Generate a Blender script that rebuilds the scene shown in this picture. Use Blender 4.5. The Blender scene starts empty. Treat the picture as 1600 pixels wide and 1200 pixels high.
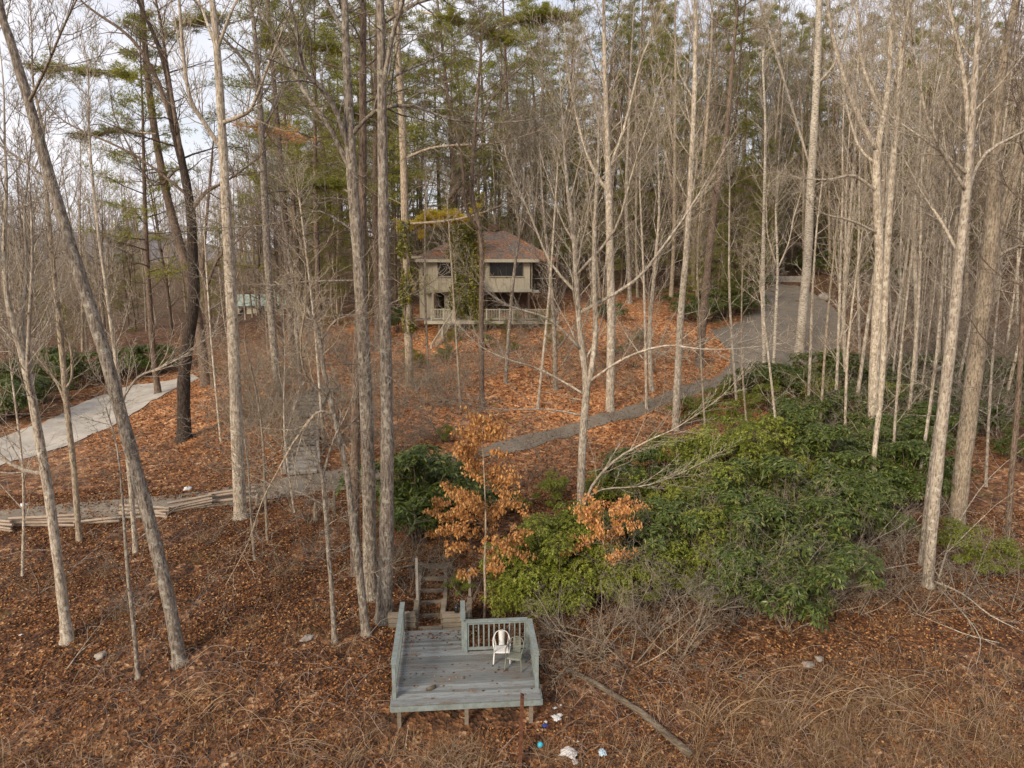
import bpy, math, random
import numpy as np
from mathutils import Vector, Matrix
from mathutils.geometry import delaunay_2d_cdt
R = math.radians
# ------------------------------------------------------------------ camera, sky, sun, exposure
H = 11.2; PITCH = R(10.7); F = 1109.0
SUN_EL = R(27); SUN_AZ = R(218)          # azimuth the light comes FROM, clockwise from +Y (behind the camera, to its left)
sc = bpy.context.scene
cam_d = bpy.data.cameras.new('camera'); cam = bpy.data.objects.new('camera', cam_d); sc.collection.objects.link(cam)
cam.location = (0, 0, H); cam.rotation_euler = (math.pi / 2 - PITCH, 0, 0)
cam_d.sensor_width = 36; cam_d.lens = F / 1600 * 36; cam_d.clip_end = 4000; cam_d.clip_start = 0.1
sc.camera = cam
w = bpy.data.worlds.new('World'); sc.world = w; w.use_nodes = True
nt = w.node_tree; nt.nodes.clear()
def wn(t, **k):
    n = nt.nodes.new(t)
    for a, b in k.items(): setattr(n, a, b)
    return n
sky = wn('ShaderNodeTexSky', sky_type='NISHITA'); sky.sun_disc = False
sky.sun_elevation = SUN_EL; sky.sun_rotation = SUN_AZ
tc = wn('ShaderNodeTexCoord'); mp = wn('ShaderNodeMapping'); mp.inputs['Scale'].default_value = (1.0, 1.0, 3.2)
nz = wn('ShaderNodeTexNoise'); nz.inputs['Scale'].default_value = 3.0; nz.inputs['Detail'].default_value = 8; nz.inputs['Roughness'].default_value = .6
cr = wn('ShaderNodeValToRGB'); cr.color_ramp.elements[0].position = .34; cr.color_ramp.elements[0].color = (.55, .55, .55, 1)
cr.color_ramp.elements[1].position = .62; cr.color_ramp.elements[1].color = (1, 1, 1, 1)
mx = wn('ShaderNodeMix', data_type='RGBA'); mx.inputs[7].default_value = (6.9, 6.75, 7.1, 1)
bg = wn('ShaderNodeBackground'); bg.inputs[1].default_value = .118
ow = wn('ShaderNodeOutputWorld'); L = nt.links.new
L(tc.outputs['Generated'], mp.inputs[0]); L(mp.outputs[0], nz.inputs[0]); L(nz.outputs[0], cr.inputs[0])
L(cr.outputs[0], mx.inputs[0]); L(sky.outputs[0], mx.inputs[6]); L(mx.outputs[2], bg.inputs[0]); L(bg.outputs[0], ow.inputs[0])
sd = bpy.data.lights.new('sun', 'SUN'); sun = bpy.data.objects.new('sun', sd); sc.collection.objects.link(sun)
sd.energy = 3.5; sd.angle = R(20); sd.color = (1, .84, .64)
sv = Vector((math.sin(SUN_AZ) * math.cos(SUN_EL), math.cos(SUN_AZ) * math.cos(SUN_EL), math.sin(SUN_EL)))
sun.rotation_euler = sv.to_track_quat('Z', 'Y').to_euler(); sun.location = (-40, -60, 60)
vs = sc.view_settings; vs.view_transform = 'Standard'; vs.look = 'None'; vs.gamma = 1; vs.exposure = 0.40
sc.cycles.max_bounces = 5; sc.cycles.diffuse_bounces = 3; sc.cycles.glossy_bounces = 2; sc.cycles.transmission_bounces = 3
rnd = random.Random(7); nr = np.random.default_rng(7)
cosp, sinp = math.cos(PITCH), math.sin(PITCH)
def W(px, py, Y):
    xc = (px - 800) / F; yc = (py - 600) / F
    yf = cosp - yc * sinp; zf = -(sinp + yc * cosp)
    return Vector((xc / yf * Y, Y, H + zf / yf * Y))
def P(v):
    """world point -> photo pixel (only used to word the labels)"""
    y = v[1] * cosp - (v[2] - H) * sinp; z = v[1] * sinp + (v[2] - H) * cosp
    return (800 + F * v[0] / max(y, .1), 600 - F * z / max(y, .1))
# ------------------------------------------------------------------ terrain height field
CP = [(-200, 1200, 15.5), (0, 1200, 15.4), (400, 1200, 15.3), (800, 1200, 15.3), (1200, 1200, 15.3), (1600, 1200, 15.5), (1800, 1200, 15.6),
      (0, 1000, 18.7), (280, 1035, 17.7), (480, 1030, 17.8), (1100, 1080, 17.1), (1400, 1060, 17.6), (1600, 1040, 18),
      (-150, 860, 24), (0, 850, 23.8), (124, 845, 24.2), (212, 865, 23.2), (380, 815, 25.3), (480, 900, 21.8),
      (-150, 818, 25.4), (0, 812, 25.6), (100, 802, 26), (250, 788, 26.6), (400, 770, 27.6), (520, 752, 28.6), (620, 738, 30), (720, 720, 31.4),
      (820, 700, 33.6), (920, 676, 36), (1000, 650, 38.5), (1060, 625, 41.5), (1110, 605, 44.5), (1150, 588, 47.5), (1210, 560, 52), (1300, 520, 58), (1240, 455, 73), (1130, 510, 58),
      (0, 760, 29), (150, 735, 31), (300, 680, 34.5), (430, 660, 35.5), (540, 650, 36.2), (700, 660, 35.8), (700, 600, 42), (560, 570, 47), (400, 600, 42),
      (-100, 740, 33), (0, 706, 36), (130, 655, 42), (240, 605, 50), (0, 660, 40.5), (120, 612, 50),
      (680, 552, 55), (760, 532, 56), (850, 515, 57.3), (700, 506, 60), (900, 560, 48), (960, 620, 40.5),
      (760, 870, 23.5), (690, 905, 22.3), (598, 972, 19.8), (860, 960, 20.6), (1100, 960, 20.3), (1100, 800, 27), (1250, 700, 34), (950, 830, 25.5),
      (1448, 915, 22.3), (1493, 830, 26), (1363, 705, 35.5), (1360, 800, 27.5), (1330, 590, 49), (1500, 620, 46), (1590, 700, 35), (1590, 540, 57), (1500, 430, 80),
      (1300, 385, 98), (1500, 300, 128), (1200, 265, 145), (900, 350, 128), (700, 350, 125), (1400, 240, 160), (1700, 300, 110), (950, 440, 78)]
cp = [tuple(W(*c)) for c in CP] + [(-1.1, 16.35, -.62), (-2.6, 16.2, -.62), (.5, 16.5, -.6), (-2.4, 19.2, -.18), (.3, 18.7, -.3), (-1.2, 18.3, -.4), (0, 6, -2.4), (-50, 6, -2.2), (50, 6, -2.4), (0, -40, -4), (-80, -40, -4), (80, -40, -4),
      (-50, 70, 2.2), (-70, 100, 2), (-35, 100, 3.5), (-30, 75, 3.5), (-100, 200, 4), (-20, 200, 10), (30, 220, 18), (110, 220, 22), (-10, 90, 6.5), (-120, 50, 1), (-60, 25, .5), (90, 60, 8), (100, 120, 25), (60, 20, 0), (90, 20, 1)]
cp = np.array(cp)
def _tps(r2): return np.where(r2 > 0, .5 * r2 * np.log(np.maximum(r2, 1e-9)), 0)
_n = len(cp); S = 20.0; _c = cp[:, :2] / S
_K = _tps(((_c[:, None] - _c[None]) ** 2).sum(-1)) + np.eye(_n) * .004
_Pm = np.c_[np.ones(_n), _c]; _A = np.block([[_K, _Pm], [_Pm.T, np.zeros((3, 3))]])
_w = np.linalg.solve(_A, np.r_[cp[:, 2], 0, 0, 0])
def hh(x, y):
    x = np.atleast_1d(np.asarray(x, float)); y = np.atleast_1d(np.asarray(y, float))
    xs, ys = np.clip(x, -140, 140) / S, np.clip(y, -60, 240) / S; out = np.zeros(len(xs))
    for a in range(0, len(xs), 20000):
        q = np.c_[xs[a:a + 20000], ys[a:a + 20000]]
        r2 = ((q[:, None] - _c[None]) ** 2).sum(-1)
        out[a:a + 20000] = _tps(r2) @ _w[:_n] + _w[_n] + q @ _w[_n + 1:]
    d = np.hypot(np.maximum(np.abs(x) - 110, 0), np.maximum(np.maximum(y - 190, -y - 30), 0)); k = np.clip(d / 160, 0, 1); k = k * k * (3 - 2 * k)
    out = out * (1 - k) + 3 * k
    near = np.clip((y - 21) / 12, 0, 1)
    out += near * (.10 * np.sin(.9 * x + 1.3 * np.sin(.5 * y)) * np.sin(.8 * y + .7) + .05 * np.sin(2.3 * x + y) * np.sin(1.9 * y - x)) + .025 * np.sin(3.1 * x - 1.7 * y) * np.sin(2.7 * y + 2.2 * x)
    return out
def h1(x, y): return float(hh(x, y)[0])
_Ys = np.concatenate([np.arange(11, 60, .1), np.arange(60, 240, .4)])
def hit(px, py):
    a = W(px, py, 1.0); z = H + (a.z - H) * _Ys
    g = hh(a.x * _Ys, _Ys); k = np.nonzero(z <= g)[0]
    i = k[0] if len(k) else len(_Ys) - 1
    return Vector((a.x * _Ys[i], _Ys[i], g[i]))
# ------------------------------------------------------------------ mesh helpers
def mesh_np(name, V, quads=None, tris=None, smooth=True):
    me = bpy.data.meshes.new(name); V = np.asarray(V, np.float32).reshape(-1, 3)
    me.vertices.add(len(V)); me.vertices.foreach_set('co', V.ravel())
    q = np.asarray(quads if quads is not None else np.zeros((0, 4)), np.int32).reshape(-1, 4)
    t = np.asarray(tris if tris is not None else np.zeros((0, 3)), np.int32).reshape(-1, 3)
    li = np.concatenate([q.ravel(), t.ravel()]); me.loops.add(len(li)); me.loops.foreach_set('vertex_index', li)
    tot = np.concatenate([np.full(len(q), 4), np.full(len(t), 3)]); st = np.concatenate([[0], np.cumsum(tot)[:-1]]) if len(tot) else tot
    me.polygons.add(len(tot)); me.polygons.foreach_set('loop_start', st.astype(np.int32))
    me.update(calc_edges=True)
    me.polygons.foreach_set('use_smooth', np.full(len(tot), bool(smooth)))
    me.validate(); return me
def ob(name, me, mat=None, parent=None, label=None):
    o = bpy.data.objects.new(name, me); sc.collection.objects.link(o)
    if mat and me and not me.materials: me.materials.append(mat)
    if parent: o.parent = parent
    if label: o['label'] = label
    return o
def tag(o, label=None, cat=None, group=None, kind=None):
    if label: o['label'] = label
    if cat: o['category'] = cat
    if group: o['group'] = group
    if kind: o['kind'] = kind
    return o
def empty(name, loc, label=None, cat=None, group=None, rz=0):
    o = bpy.data.objects.new(name, None); sc.collection.objects.link(o); o.location = loc; o.rotation_euler = (0, 0, rz); o.empty_display_size = .2
    return tag(o, label, cat, group)
class T:
    """collects tubes, boxes and free faces, then links them as one mesh"""
    def __init__(s): s.tubes = {}; s.V = []; s.Q = []; s.Tr = []; s.n = 0
    def tube(s, pts, rad, sides=3):
        s.tubes.setdefault((len(pts), sides), []).append((pts, rad))
    def raw(s, V, Q=(), Tr=()):
        V = np.asarray(V, float).reshape(-1, 3)
        if len(Q): s.Q.append(np.asarray(Q) + s.n)
        if len(Tr): s.Tr.append(np.asarray(Tr) + s.n)
        s.V.append(V); s.n += len(V)
    def box(s, c, size, M=None, bev=0):
        x, y, z = [a / 2 for a in size]
        v = np.array([(a, b, d) for a in (-x, x) for b in (-y, y) for d in (-z, z)], float)
        if M is not None: v = v @ np.array(M)[:3, :3].T
        v += np.array(c)
        s.raw(v, [(0, 1, 3, 2), (4, 6, 7, 5), (0, 4, 5, 1), (2, 3, 7, 6), (0, 2, 6, 4), (1, 5, 7, 3)])
    def beam(s, a, b, wd, ht, up=(0, 0, 1)):
        a, b = Vector(a), Vector(b); d = (b - a); l = d.length; d.normalize()
        u = Vector(up); r = d.cross(u)
        if r.length < 1e-4: r = d.cross(Vector((0, 1, 0)))
        r.normalize(); u = r.cross(d)
        s.box((a + b) / 2, (l, wd, ht), Matrix((d, r, u)).transposed())
    def flush(s):
        for (n, k), L_ in s.tubes.items():
            Pn = np.array([[tuple(p) for p in a[0]] for a in L_], float); Rr = np.array([a[1] for a in L_], float); m = len(L_)
            tg = np.gradient(Pn, axis=1); tg /= np.linalg.norm(tg, axis=2, keepdims=True) + 1e-9
            ref = np.eye(3)[np.argmin(np.abs(tg.mean(1)), 1)][:, None, :]
            u = np.cross(tg, ref); u /= np.linalg.norm(u, axis=2, keepdims=True) + 1e-9
            v = np.cross(tg, u)
            an = np.arange(k) * 2 * math.pi / k
            V = Pn[:, :, None] + Rr[:, :, None, None] * (np.cos(an)[None, None, :, None] * u[:, :, None] + np.sin(an)[None, None, :, None] * v[:, :, None])
            i = np.arange(n - 1)[:, None]; j = np.arange(k)[None]; j2 = (j + 1) % k
            q = np.stack([i * k + j + 0 * j2, (i * k + j2), (i + 1) * k + j2, (i + 1) * k + j], -1).reshape(-1, 4)
            Q = (q[None] + (np.arange(m) * n * k)[:, None, None]).reshape(-1, 4)
            s.raw(V.reshape(-1, 3), Q)
            if k >= 5:
                c = np.arange(k - 2)
                tr = np.stack([0 * c, c + 1, c + 2], -1)
                base = np.concatenate([tr[:, ::-1], tr + (n - 1) * k])
                s.Tr.append((base[None] + (np.arange(m) * n * k)[:, None, None]).reshape(-1, 3) + s.n - m * n * k)
        s.tubes = {}
    def mesh(s, name, smooth=True):
        s.flush()
        return mesh_np(name, np.concatenate(s.V) if s.V else np.zeros((0, 3)), np.concatenate(s.Q) if s.Q else None, np.concatenate(s.Tr) if s.Tr else None, smooth)
    def build(s, name, mat, parent=None, smooth=False, label=None):
        return ob(name, s.mesh(name, smooth), mat, parent, label)
# ------------------------------------------------------------------ materials
def mat(name): 
    m = bpy.data.materials.new(name); m.use_nodes = True; t = m.node_tree; t.nodes.clear()
    o = t.nodes.new('ShaderNodeOutputMaterial'); b = t.nodes.new('ShaderNodeBsdfPrincipled'); t.links.new(b.outputs[0], o.inputs[0])
    b.inputs['Roughness'].default_value = .85; b.inputs['Specular IOR Level'].default_value = .25
    def N(ty, ins=None, **k):
        n = t.nodes.new(ty)
        for a, v in k.items(): setattr(n, a, v)
        for a, v in (ins or {}).items():
            if hasattr(v, 'links') or isinstance(v, bpy.types.NodeSocket): t.links.new(v, n.inputs[a])
            else: n.inputs[a].default_value = v
        return n
    return m, b, N, t.links.new
def ramp(N, fac, stops, interp='LINEAR'):
    r = N('ShaderNodeValToRGB', {0: fac}); e = r.color_ramp; e.interpolation = interp
    while len(e.elements) < len(stops): e.elements.new(.5)
    for x, (p, c) in zip(e.elements, stops): x.position = p; x.color = (*c, 1)
    return r.outputs[0]
def mixc(N, f, a, b, mode='MIX'):
    n = N('ShaderNodeMix', {0: f, 6: a if not isinstance(a, tuple) else (*a, 1), 7: b if not isinstance(b, tuple) else (*b, 1)}, data_type='RGBA', blend_type=mode)
    return n.outputs[2]
def coords(N, scale=(1, 1, 1), kind='Object'):
    c = N('ShaderNodeTexCoord'); m = N('ShaderNodeMapping', {0: c.outputs[kind], 'Scale': scale}); return m.outputs[0]
def bump(N, b, L_, h, st=.5, dist=.02):
    n = N('ShaderNodeBump', {'Strength': st, 'Distance': dist, 'Height': h}); L_(n.outputs[0], b.inputs['Normal'])
def bark(name, dark, mid, light, lich=None, la=.55, rough=(8, 8, 2.0)):
    m, b, N, K = mat(name)
    v = coords(N, rough); n = N('ShaderNodeTexNoise', {'Vector': v, 'Scale': 2.6, 'Detail': 6, 'Roughness': .7})
    v2 = coords(N, (1, 1, .8)); n2 = N('ShaderNodeTexNoise', {'Vector': v2, 'Scale': 1.7, 'Detail': 3})
    c = ramp(N, n.outputs[0], [(.36, dark), (.49, mid), (.60, light)])
    if lich:
        n3 = N('ShaderNodeTexNoise', {'Vector': v2, 'Scale': 7, 'Detail': 5, 'Roughness': .7})
        f = ramp(N, n3.outputs[0], [(la, (0, 0, 0)), (la + .07, (.85, .85, .85))]); c = mixc(N, f, c, lich)
    c = mixc(N, .55, c, ramp(N, n2.outputs[0], [(.3, (.58, .56, .54)), (.7, (1, 1, 1))]), 'MULTIPLY')
    oi = N('ShaderNodeObjectInfo'); r = ramp(N, oi.outputs['Random'], [(0, (.74, .72, .70)), (1, (1.0, .97, .92))])
    c = mixc(N, .9, c, r, 'MULTIPLY'); K(c, b.inputs['Base Color']); bump(N, b, K, n.outputs[0], 1.0, .06); return m
B_GREY = bark('bark_grey', (.085, .07, .058), (.25, .215, .18), (.43, .38, .325), (.50, .50, .43), .545)
B_PALE = bark('bark_pale', (.19, .155, .125), (.46, .40, .325), (.66, .59, .49), (.74, .71, .62), .53)
B_TAN = bark('bark_tan', (.15, .12, .09), (.36, .30, .23), (.54, .46, .36), (.55, .53, .42), .58)
B_BROWN = bark('bark_brown', (.07, .05, .04), (.18, .135, .105), (.29, .225, .18), (.30, .31, .22), .64)
B_DARK = bark('bark_dark', (.02, .016, .013), (.06, .045, .036), (.13, .10, .08), (.2, .2, .15), .66)
B_BIRCH = bark('bark_birch', (.06, .05, .042), (.58, .53, .45), (.78, .73, .64), None, .6, (2.2, 2.2, 10))
def plain(name, col, rough=.8, var=.35, sc_=8, spec=.25, b_=.3, metal=0):
    m, b, N, K = mat(name); v = coords(N); n = N('ShaderNodeTexNoise', {'Vector': v, 'Scale': sc_, 'Detail': 6, 'Roughness': .65})
    d = tuple(c * (1 - var) for c in col); l = tuple(min(1, c * (1 + var)) for c in col)
    K(ramp(N, n.outputs[0], [(.3, d), (.7, l)]), b.inputs['Base Color']); b.inputs['Roughness'].default_value = rough
    b.inputs['Specular IOR Level'].default_value = spec; b.inputs['Metallic'].default_value = metal
    if b_: bump(N, b, K, n.outputs[0], b_, .02)
    return m
def leafm(name, stops, rough=.5, spec=.4, trans=.25):
    m, b, N, K = mat(name); g = N('ShaderNodeNewGeometry'); c = ramp(N, g.outputs['Random Per Island'], stops)
    oi = N('ShaderNodeObjectInfo'); c = mixc(N, .8, c, ramp(N, oi.outputs['Random'], [(0, (.72, .74, .7)), (1, (1, 1, 1))]), 'MULTIPLY')
    K(c, b.inputs['Base Color']); b.inputs['Roughness'].default_value = rough; b.inputs['Specular IOR Level'].default_value = spec
    if trans:
        tr = N('ShaderNodeBsdfTranslucent'); K(c, tr.inputs[0]); ms = N('ShaderNodeMixShader', {0: trans}); K(b.outputs[0], ms.inputs[1]); K(tr.outputs[0], ms.inputs[2])
        out = [n for n in m.node_tree.nodes if n.type == 'OUTPUT_MATERIAL'][0]; K(ms.outputs[0], out.inputs[0])
    return m
M_RHODO = leafm('rhododendron_leaf', [(0, (.045, .072, .018)), (.5, (.10, .145, .032)), (.85, (.18, .225, .05)), (1, (.27, .24, .08))], .38, .5, .3)
M_LAUREL = leafm('laurel_leaf', [(0, (.11, .145, .02)), (.5, (.22, .27, .035)), (1, (.38, .37, .07))], .4, .45, .35)
M_NEEDLE = leafm('pine_needle', [(0, (.12, .14, .026)), (.5, (.27, .285, .05)), (1, (.46, .42, .085))], .6, .3, .4)
M_NEEDLE_D = leafm('hemlock_needle', [(0, (.085, .098, .02)), (.5, (.19, .20, .04)), (1, (.34, .30, .07))], .6, .3, .3)
M_YELLOW = leafm('yellowing_needle', [(0, (.42, .37, .03)), (.6, (.62, .50, .05)), (1, (.60, .30, .05))], .6, .3, .35)
M_BEECH = leafm('beech_leaf', [(0, (.42, .18, .06)), (.5, (.64, .31, .11)), (1, (.78, .48, .22))], .6, .25, .35)
M_IVY = leafm('ivy_leaf', [(0, (.08, .10, .02)), (.5, (.20, .21, .035)), (1, (.42, .33, .06))], .45, .35, .25)
M_LITTER = leafm('fallen_leaf', [(0, (.05, .023, .014)), (.4, (.125, .050, .022)), (.7, (.25, .098, .034)), (.9, (.45, .205, .068)), (1, (.58, .37, .19))], .65, .25, .1)
M_STRAW = leafm('dead_grass', [(0, (.13, .075, .04)), (.5, (.27, .17, .095)), (1, (.52, .38, .23))], .7, .2, .2)
M_BRIAR = leafm('briar_stem', [(0, (.13, .085, .07)), (.5, (.24, .17, .135)), (1, (.36, .28, .23))], .7, .2, 0)
# ground
def ground_mat():
    m, b, N, K = mat('leaf_litter_ground'); v = coords(N)
    nw = N('ShaderNodeTexNoise', {'Vector': v, 'Scale': 6, 'Detail': 3}); vw = N('ShaderNodeVectorMath', {0: v, 1: nw.outputs[1]}, operation='MULTIPLY_ADD'); vw.inputs[1].default_value = (1, 1, 1)
    mw = N('ShaderNodeVectorMath', {0: nw.outputs[1]}, operation='SCALE'); mw.inputs[3].default_value = .12
    va = N('ShaderNodeVectorMath', {0: v, 1: mw.outputs[0]}, operation='ADD')
    a = N('ShaderNodeTexVoronoi', {'Vector': va.outputs[0], 'Scale': 10.5}); a2 = N('ShaderNodeTexVoronoi', {'Vector': va.outputs[0], 'Scale': 4.3})
    ga = N('ShaderNodeSeparateColor', {0: a.outputs['Color']}); gb = N('ShaderNodeSeparateColor', {0: a2.outputs['Color']})
    mxv = N('ShaderNodeMath', {0: ga.outputs[0], 1: gb.outputs[1]}, operation='ADD'); mxv.use_clamp = False
    hf = N('ShaderNodeMath', {0: mxv.outputs[0], 1: .5}, operation='MULTIPLY')
    stops_o = [(.12, (.15, .062, .03)), (.36, (.38, .15, .056)), (.6, (.60, .26, .10)), (.8, (.72, .38, .17)), (.95, (.78, .55, .34))]
    stops_b = [(.12, (.026, .015, .010)), (.38, (.08, .039, .021)), (.6, (.145, .066, .031)), (.8, (.25, .125, .056)), (.97, (.44, .30, .19))]
    co = ramp(N, hf.outputs[0], stops_o); cb = ramp(N, hf.outputs[0], stops_b)
    # orange leafy bank above the drive with its sunlit brightness painted in, browner ground below it: by world Y and a wandering edge
    sx = N('ShaderNodeSeparateXYZ', {0: v}); nb = N('ShaderNodeTexNoise', {'Vector': v, 'Scale': .11, 'Detail': 4, 'Roughness': .6})
    y2 = N('ShaderNodeMath', {0: nb.outputs[0], 1: 16, 2: sx.outputs[1]}, operation='MULTIPLY_ADD')
    f = ramp(N, N('ShaderNodeMapRange', {0: y2.outputs[0], 1: 30, 2: 46}).outputs[0], [(0, (.08, .08, .08)), (1, (.95, .95, .95))])
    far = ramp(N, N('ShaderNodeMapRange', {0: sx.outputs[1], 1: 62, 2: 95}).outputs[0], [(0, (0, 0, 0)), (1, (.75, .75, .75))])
    ex = N('ShaderNodeVectorMath', {0: v}, operation='SUBTRACT'); ex.inputs[1].default_value = (0, 47, 0); ey = N('ShaderNodeVectorMath', {0: ex.outputs[0]}, operation='MULTIPLY'); ey.inputs[1].default_value = (1 / 27, 1 / 22, 0)
    el = N('ShaderNodeVectorMath', {0: ey.outputs[0]}, operation='LENGTH'); e2 = N('ShaderNodeMath', {0: el.outputs['Value'], 1: nb.outputs[0]}, operation='ADD'); ef = ramp(N, e2.outputs[0], [(0, (1, 1, 1)), (1, (0, 0, 0))]); ef = ramp(N, N('ShaderNodeMapRange', {0: e2.outputs[0], 1: 1.15, 2: 1.75}).outputs[0], [(0, (1, 1, 1)), (1, (0, 0, 0))])
    f = mixc(N, 1.0, f, ef, 'MULTIPLY')
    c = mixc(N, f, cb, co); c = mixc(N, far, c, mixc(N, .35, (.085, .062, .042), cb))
    # bare humus and moss patches
    n3 = N('ShaderNodeTexNoise', {'Vector': v, 'Scale': .55, 'Detail': 6, 'Roughness': .65}); f3 = ramp(N, n3.outputs[0], [(.52, (0, 0, 0)), (.68, (.75, .75, .75))])
    c = mixc(N, f3, c, mixc(N, .55, cb, (.085, .055, .035)))
    n4 = N('ShaderNodeTexNoise', {'Vector': v, 'Scale': .32, 'Detail': 6, 'Roughness': .7, 'Distortion': .5}); f4 = ramp(N, n4.outputs[0], [(.60, (0, 0, 0)), (.72, (.55, .55, .55))])
    c = mixc(N, f4, c, (.13, .115, .03)); K(c, b.inputs['Base Color']); b.inputs['Roughness'].default_value = .9
    e = N('ShaderNodeMath', {0: a.outputs['Distance'], 1: hf.outputs[0]}, operation='ADD'); bump(N, b, K, e.outputs[0], 1.0, .05); return m
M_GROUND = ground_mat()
def road_mat(name, c0, c1, litter):
    m, b, N, K = mat(name); v = coords(N); n = N('ShaderNodeTexNoise', {'Vector': v, 'Scale': .9, 'Detail': 8, 'Roughness': .7}); n2 = N('ShaderNodeTexNoise', {'Vector': v, 'Scale': 40, 'Detail': 2})
    c = ramp(N, n.outputs[0], [(.3, c0), (.7, c1)]); c = mixc(N, .6, c, ramp(N, n2.outputs[0], [(.35, (.6, .6, .6)), (.65, (1, 1, 1))]), 'MULTIPLY')
    n3 = N('ShaderNodeTexNoise', {'Vector': v, 'Scale': 2.2, 'Detail': 8, 'Roughness': .75}); f = ramp(N, n3.outputs[0], [(.50, (0, 0, 0)), (.66, (litter,) * 3)])
    c = mixc(N, f, c, (.17, .11, .07)); K(c, b.inputs['Base Color']); bump(N, b, K, n2.outputs[0], .4, .01); return m
M_ASPH = road_mat('asphalt', (.17, .15, .12), (.26, .23, .19), .85)
M_GRAVEL = road_mat('gravel', (.34, .31, .27), (.50, .47, .42), .45)
# ------------------------------------------------------------------ ground sheet
def axis(segs):
    o = [segs[0][0]]
    for a, b, s in segs: n = max(1, int(round((b - a) / s))); o += [a + (b - a) * (i + 1) / n for i in range(n)]
    return np.array(o)
xs = axis([(-1500, -150, 90), (-150, -50, 4), (-50, -24, .8), (-24, 26, .22), (26, 60, .9), (60, 150, 4), (150, 1500, 90)])
ys = axis([(-1500, -60, 120), (-60, 10, 3.5), (10, 45, .22), (45, 80, .5), (80, 240, 3), (240, 3000, 120)])
GX, GY = np.meshgrid(xs, ys); GZ = hh(GX.ravel(), GY.ravel())
nx, ny = len(xs), len(ys); ii, jj = np.meshgrid(np.arange(nx - 1), np.arange(ny - 1)); k0 = (jj * nx + ii).ravel()
def sheet_noise(x, y):
    q = np.zeros(len(x)); 
    for f_, a_ in ((5.1, .012), (8.7, .010), (13.3, .008)): q += a_ * np.sin(f_ * x + 2 * np.sin(f_ * .37 * y)) * np.sin(f_ * y + 2 * np.sin(f_ * .41 * x))
    return q
GZ = GZ + np.where((np.abs(GX.ravel()) < 26) & (GY.ravel() < 45) & (GY.ravel() > 10), sheet_noise(GX.ravel(), GY.ravel()), 0)
g = ob('ground', mesh_np('ground', np.c_[GX.ravel(), GY.ravel(), GZ], np.c_[k0, k0 + 1, k0 + nx + 1, k0 + nx]), M_GROUND); tag(g, kind='structure')
# far hills
def hills():
    n = 160; m_ = 22; V = []
    for j in range(m_):
        for i in range(n):
            x = -900 + 1800 * i / (n - 1); y = 430 + 700 * j / (m_ - 1); t = math.sin(math.pi * j / (m_ - 1))
            V.append((x, y, -2 + t * (24 + 10 * math.sin(x * .011 + 1) + 6 * math.sin(x * .031 + y * .01)) + 2.2 * t * rnd.random()))
    V = np.array(V); k = np.array([j * n + i for j in range(m_ - 1) for i in range(n - 1)])
    o = ob('hills', mesh_np('hills', V, np.c_[k, k + 1, k + n + 1, k + n]), plain('far_woods', (.16, .15, .15), .9, .3, .08)); tag(o, kind='structure')
hills()
def patch(name, outline, material, lift, step=.5):
    """a sheet that follows the ground inside an outline of world points"""
    pts = [Vector((p[0], p[1])) for p in outline]; dense = []
    for a, b in zip(pts, pts[1:] + pts[:1]):
        n = max(1, int((b - a).length / step)); dense += [a.lerp(b, i / n) for i in range(n)]
    P2 = np.array([tuple(p) for p in dense])
    def inside(q):
        c = np.zeros(len(q), bool); j = len(P2) - 1
        for i in range(len(P2)):
            a, b = P2[i], P2[j]; cond = ((a[1] > q[:, 1]) != (b[1] > q[:, 1])); xx = (b[0] - a[0]) * (q[:, 1] - a[1]) / (b[1] - a[1] + 1e-12) + a[0]
            c ^= cond & (q[:, 0] < xx); j = i
        return c
    gx, gy = np.meshgrid(np.arange(P2[:, 0].min(), P2[:, 0].max(), step), np.arange(P2[:, 1].min(), P2[:, 1].max(), step)); q = np.c_[gx.ravel(), gy.ravel()]
    q = q[inside(q)]; n = len(dense)
    r = delaunay_2d_cdt(dense + [Vector(tuple(a)) for a in q], [(i, (i + 1) % n) for i in range(n)], [], 0, 1e-4)
    v = np.array([tuple(a) for a in r[0]]); f = np.array([t for t in r[2] if len(t) == 3]); cen = v[f].mean(1); f = f[inside(cen)]
    a = v[f]; cr_ = (a[:, 1, 0] - a[:, 0, 0]) * (a[:, 2, 1] - a[:, 0, 1]) - (a[:, 1, 1] - a[:, 0, 1]) * (a[:, 2, 0] - a[:, 0, 0]); f[cr_ < 0] = f[cr_ < 0][:, ::-1]
    z = hh(v[:, 0], v[:, 1]) + lift
    o = ob(name, mesh_np(name, np.c_[v, z], tris=f), material); tag(o, kind='structure'); return o, inside
def px_outline(L_):
    o = []
    for a, b in L_: p = hit(a, b); o.append((p.x, p.y))
    # wobble the verge
    return [(x + .12 * math.sin(3.7 * i), y + .12 * math.cos(2.9 * i)) for i, (x, y) in enumerate(o)]
drive, in_drive = patch('driveway', px_outline([(-160, 808), (0, 799), (100, 789), (250, 776), (400, 758), (520, 737), (620, 724), (720, 706), (800, 686), (900, 662), (1000, 630), (1060, 606), (1110, 592),
    (1143, 572), (1138, 548), (1112, 518), (1150, 506), (1188, 484), (1192, 455), (1215, 444), (1252, 450), (1298, 478), (1322, 508), (1312, 545), (1275, 568), (1200, 590), (1150, 598), (1100, 612), (1060, 630),
    (1000, 650), (900, 682), (820, 703), (720, 722), (620, 744), (520, 772), (400, 786), (250, 802), (100, 817), (0, 827), (-160, 836)]), M_ASPH, .035, .35)
gravel, in_gravel = patch('gravel_road', px_outline([(-200, 745), (0, 686), (60, 664), (150, 622), (215, 601), (262, 596), (300, 585), (310, 592), (268, 612), (215, 642), (140, 682), (60, 712), (0, 728), (-200, 800)]), M_GRAVEL, .04, .4)
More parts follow.
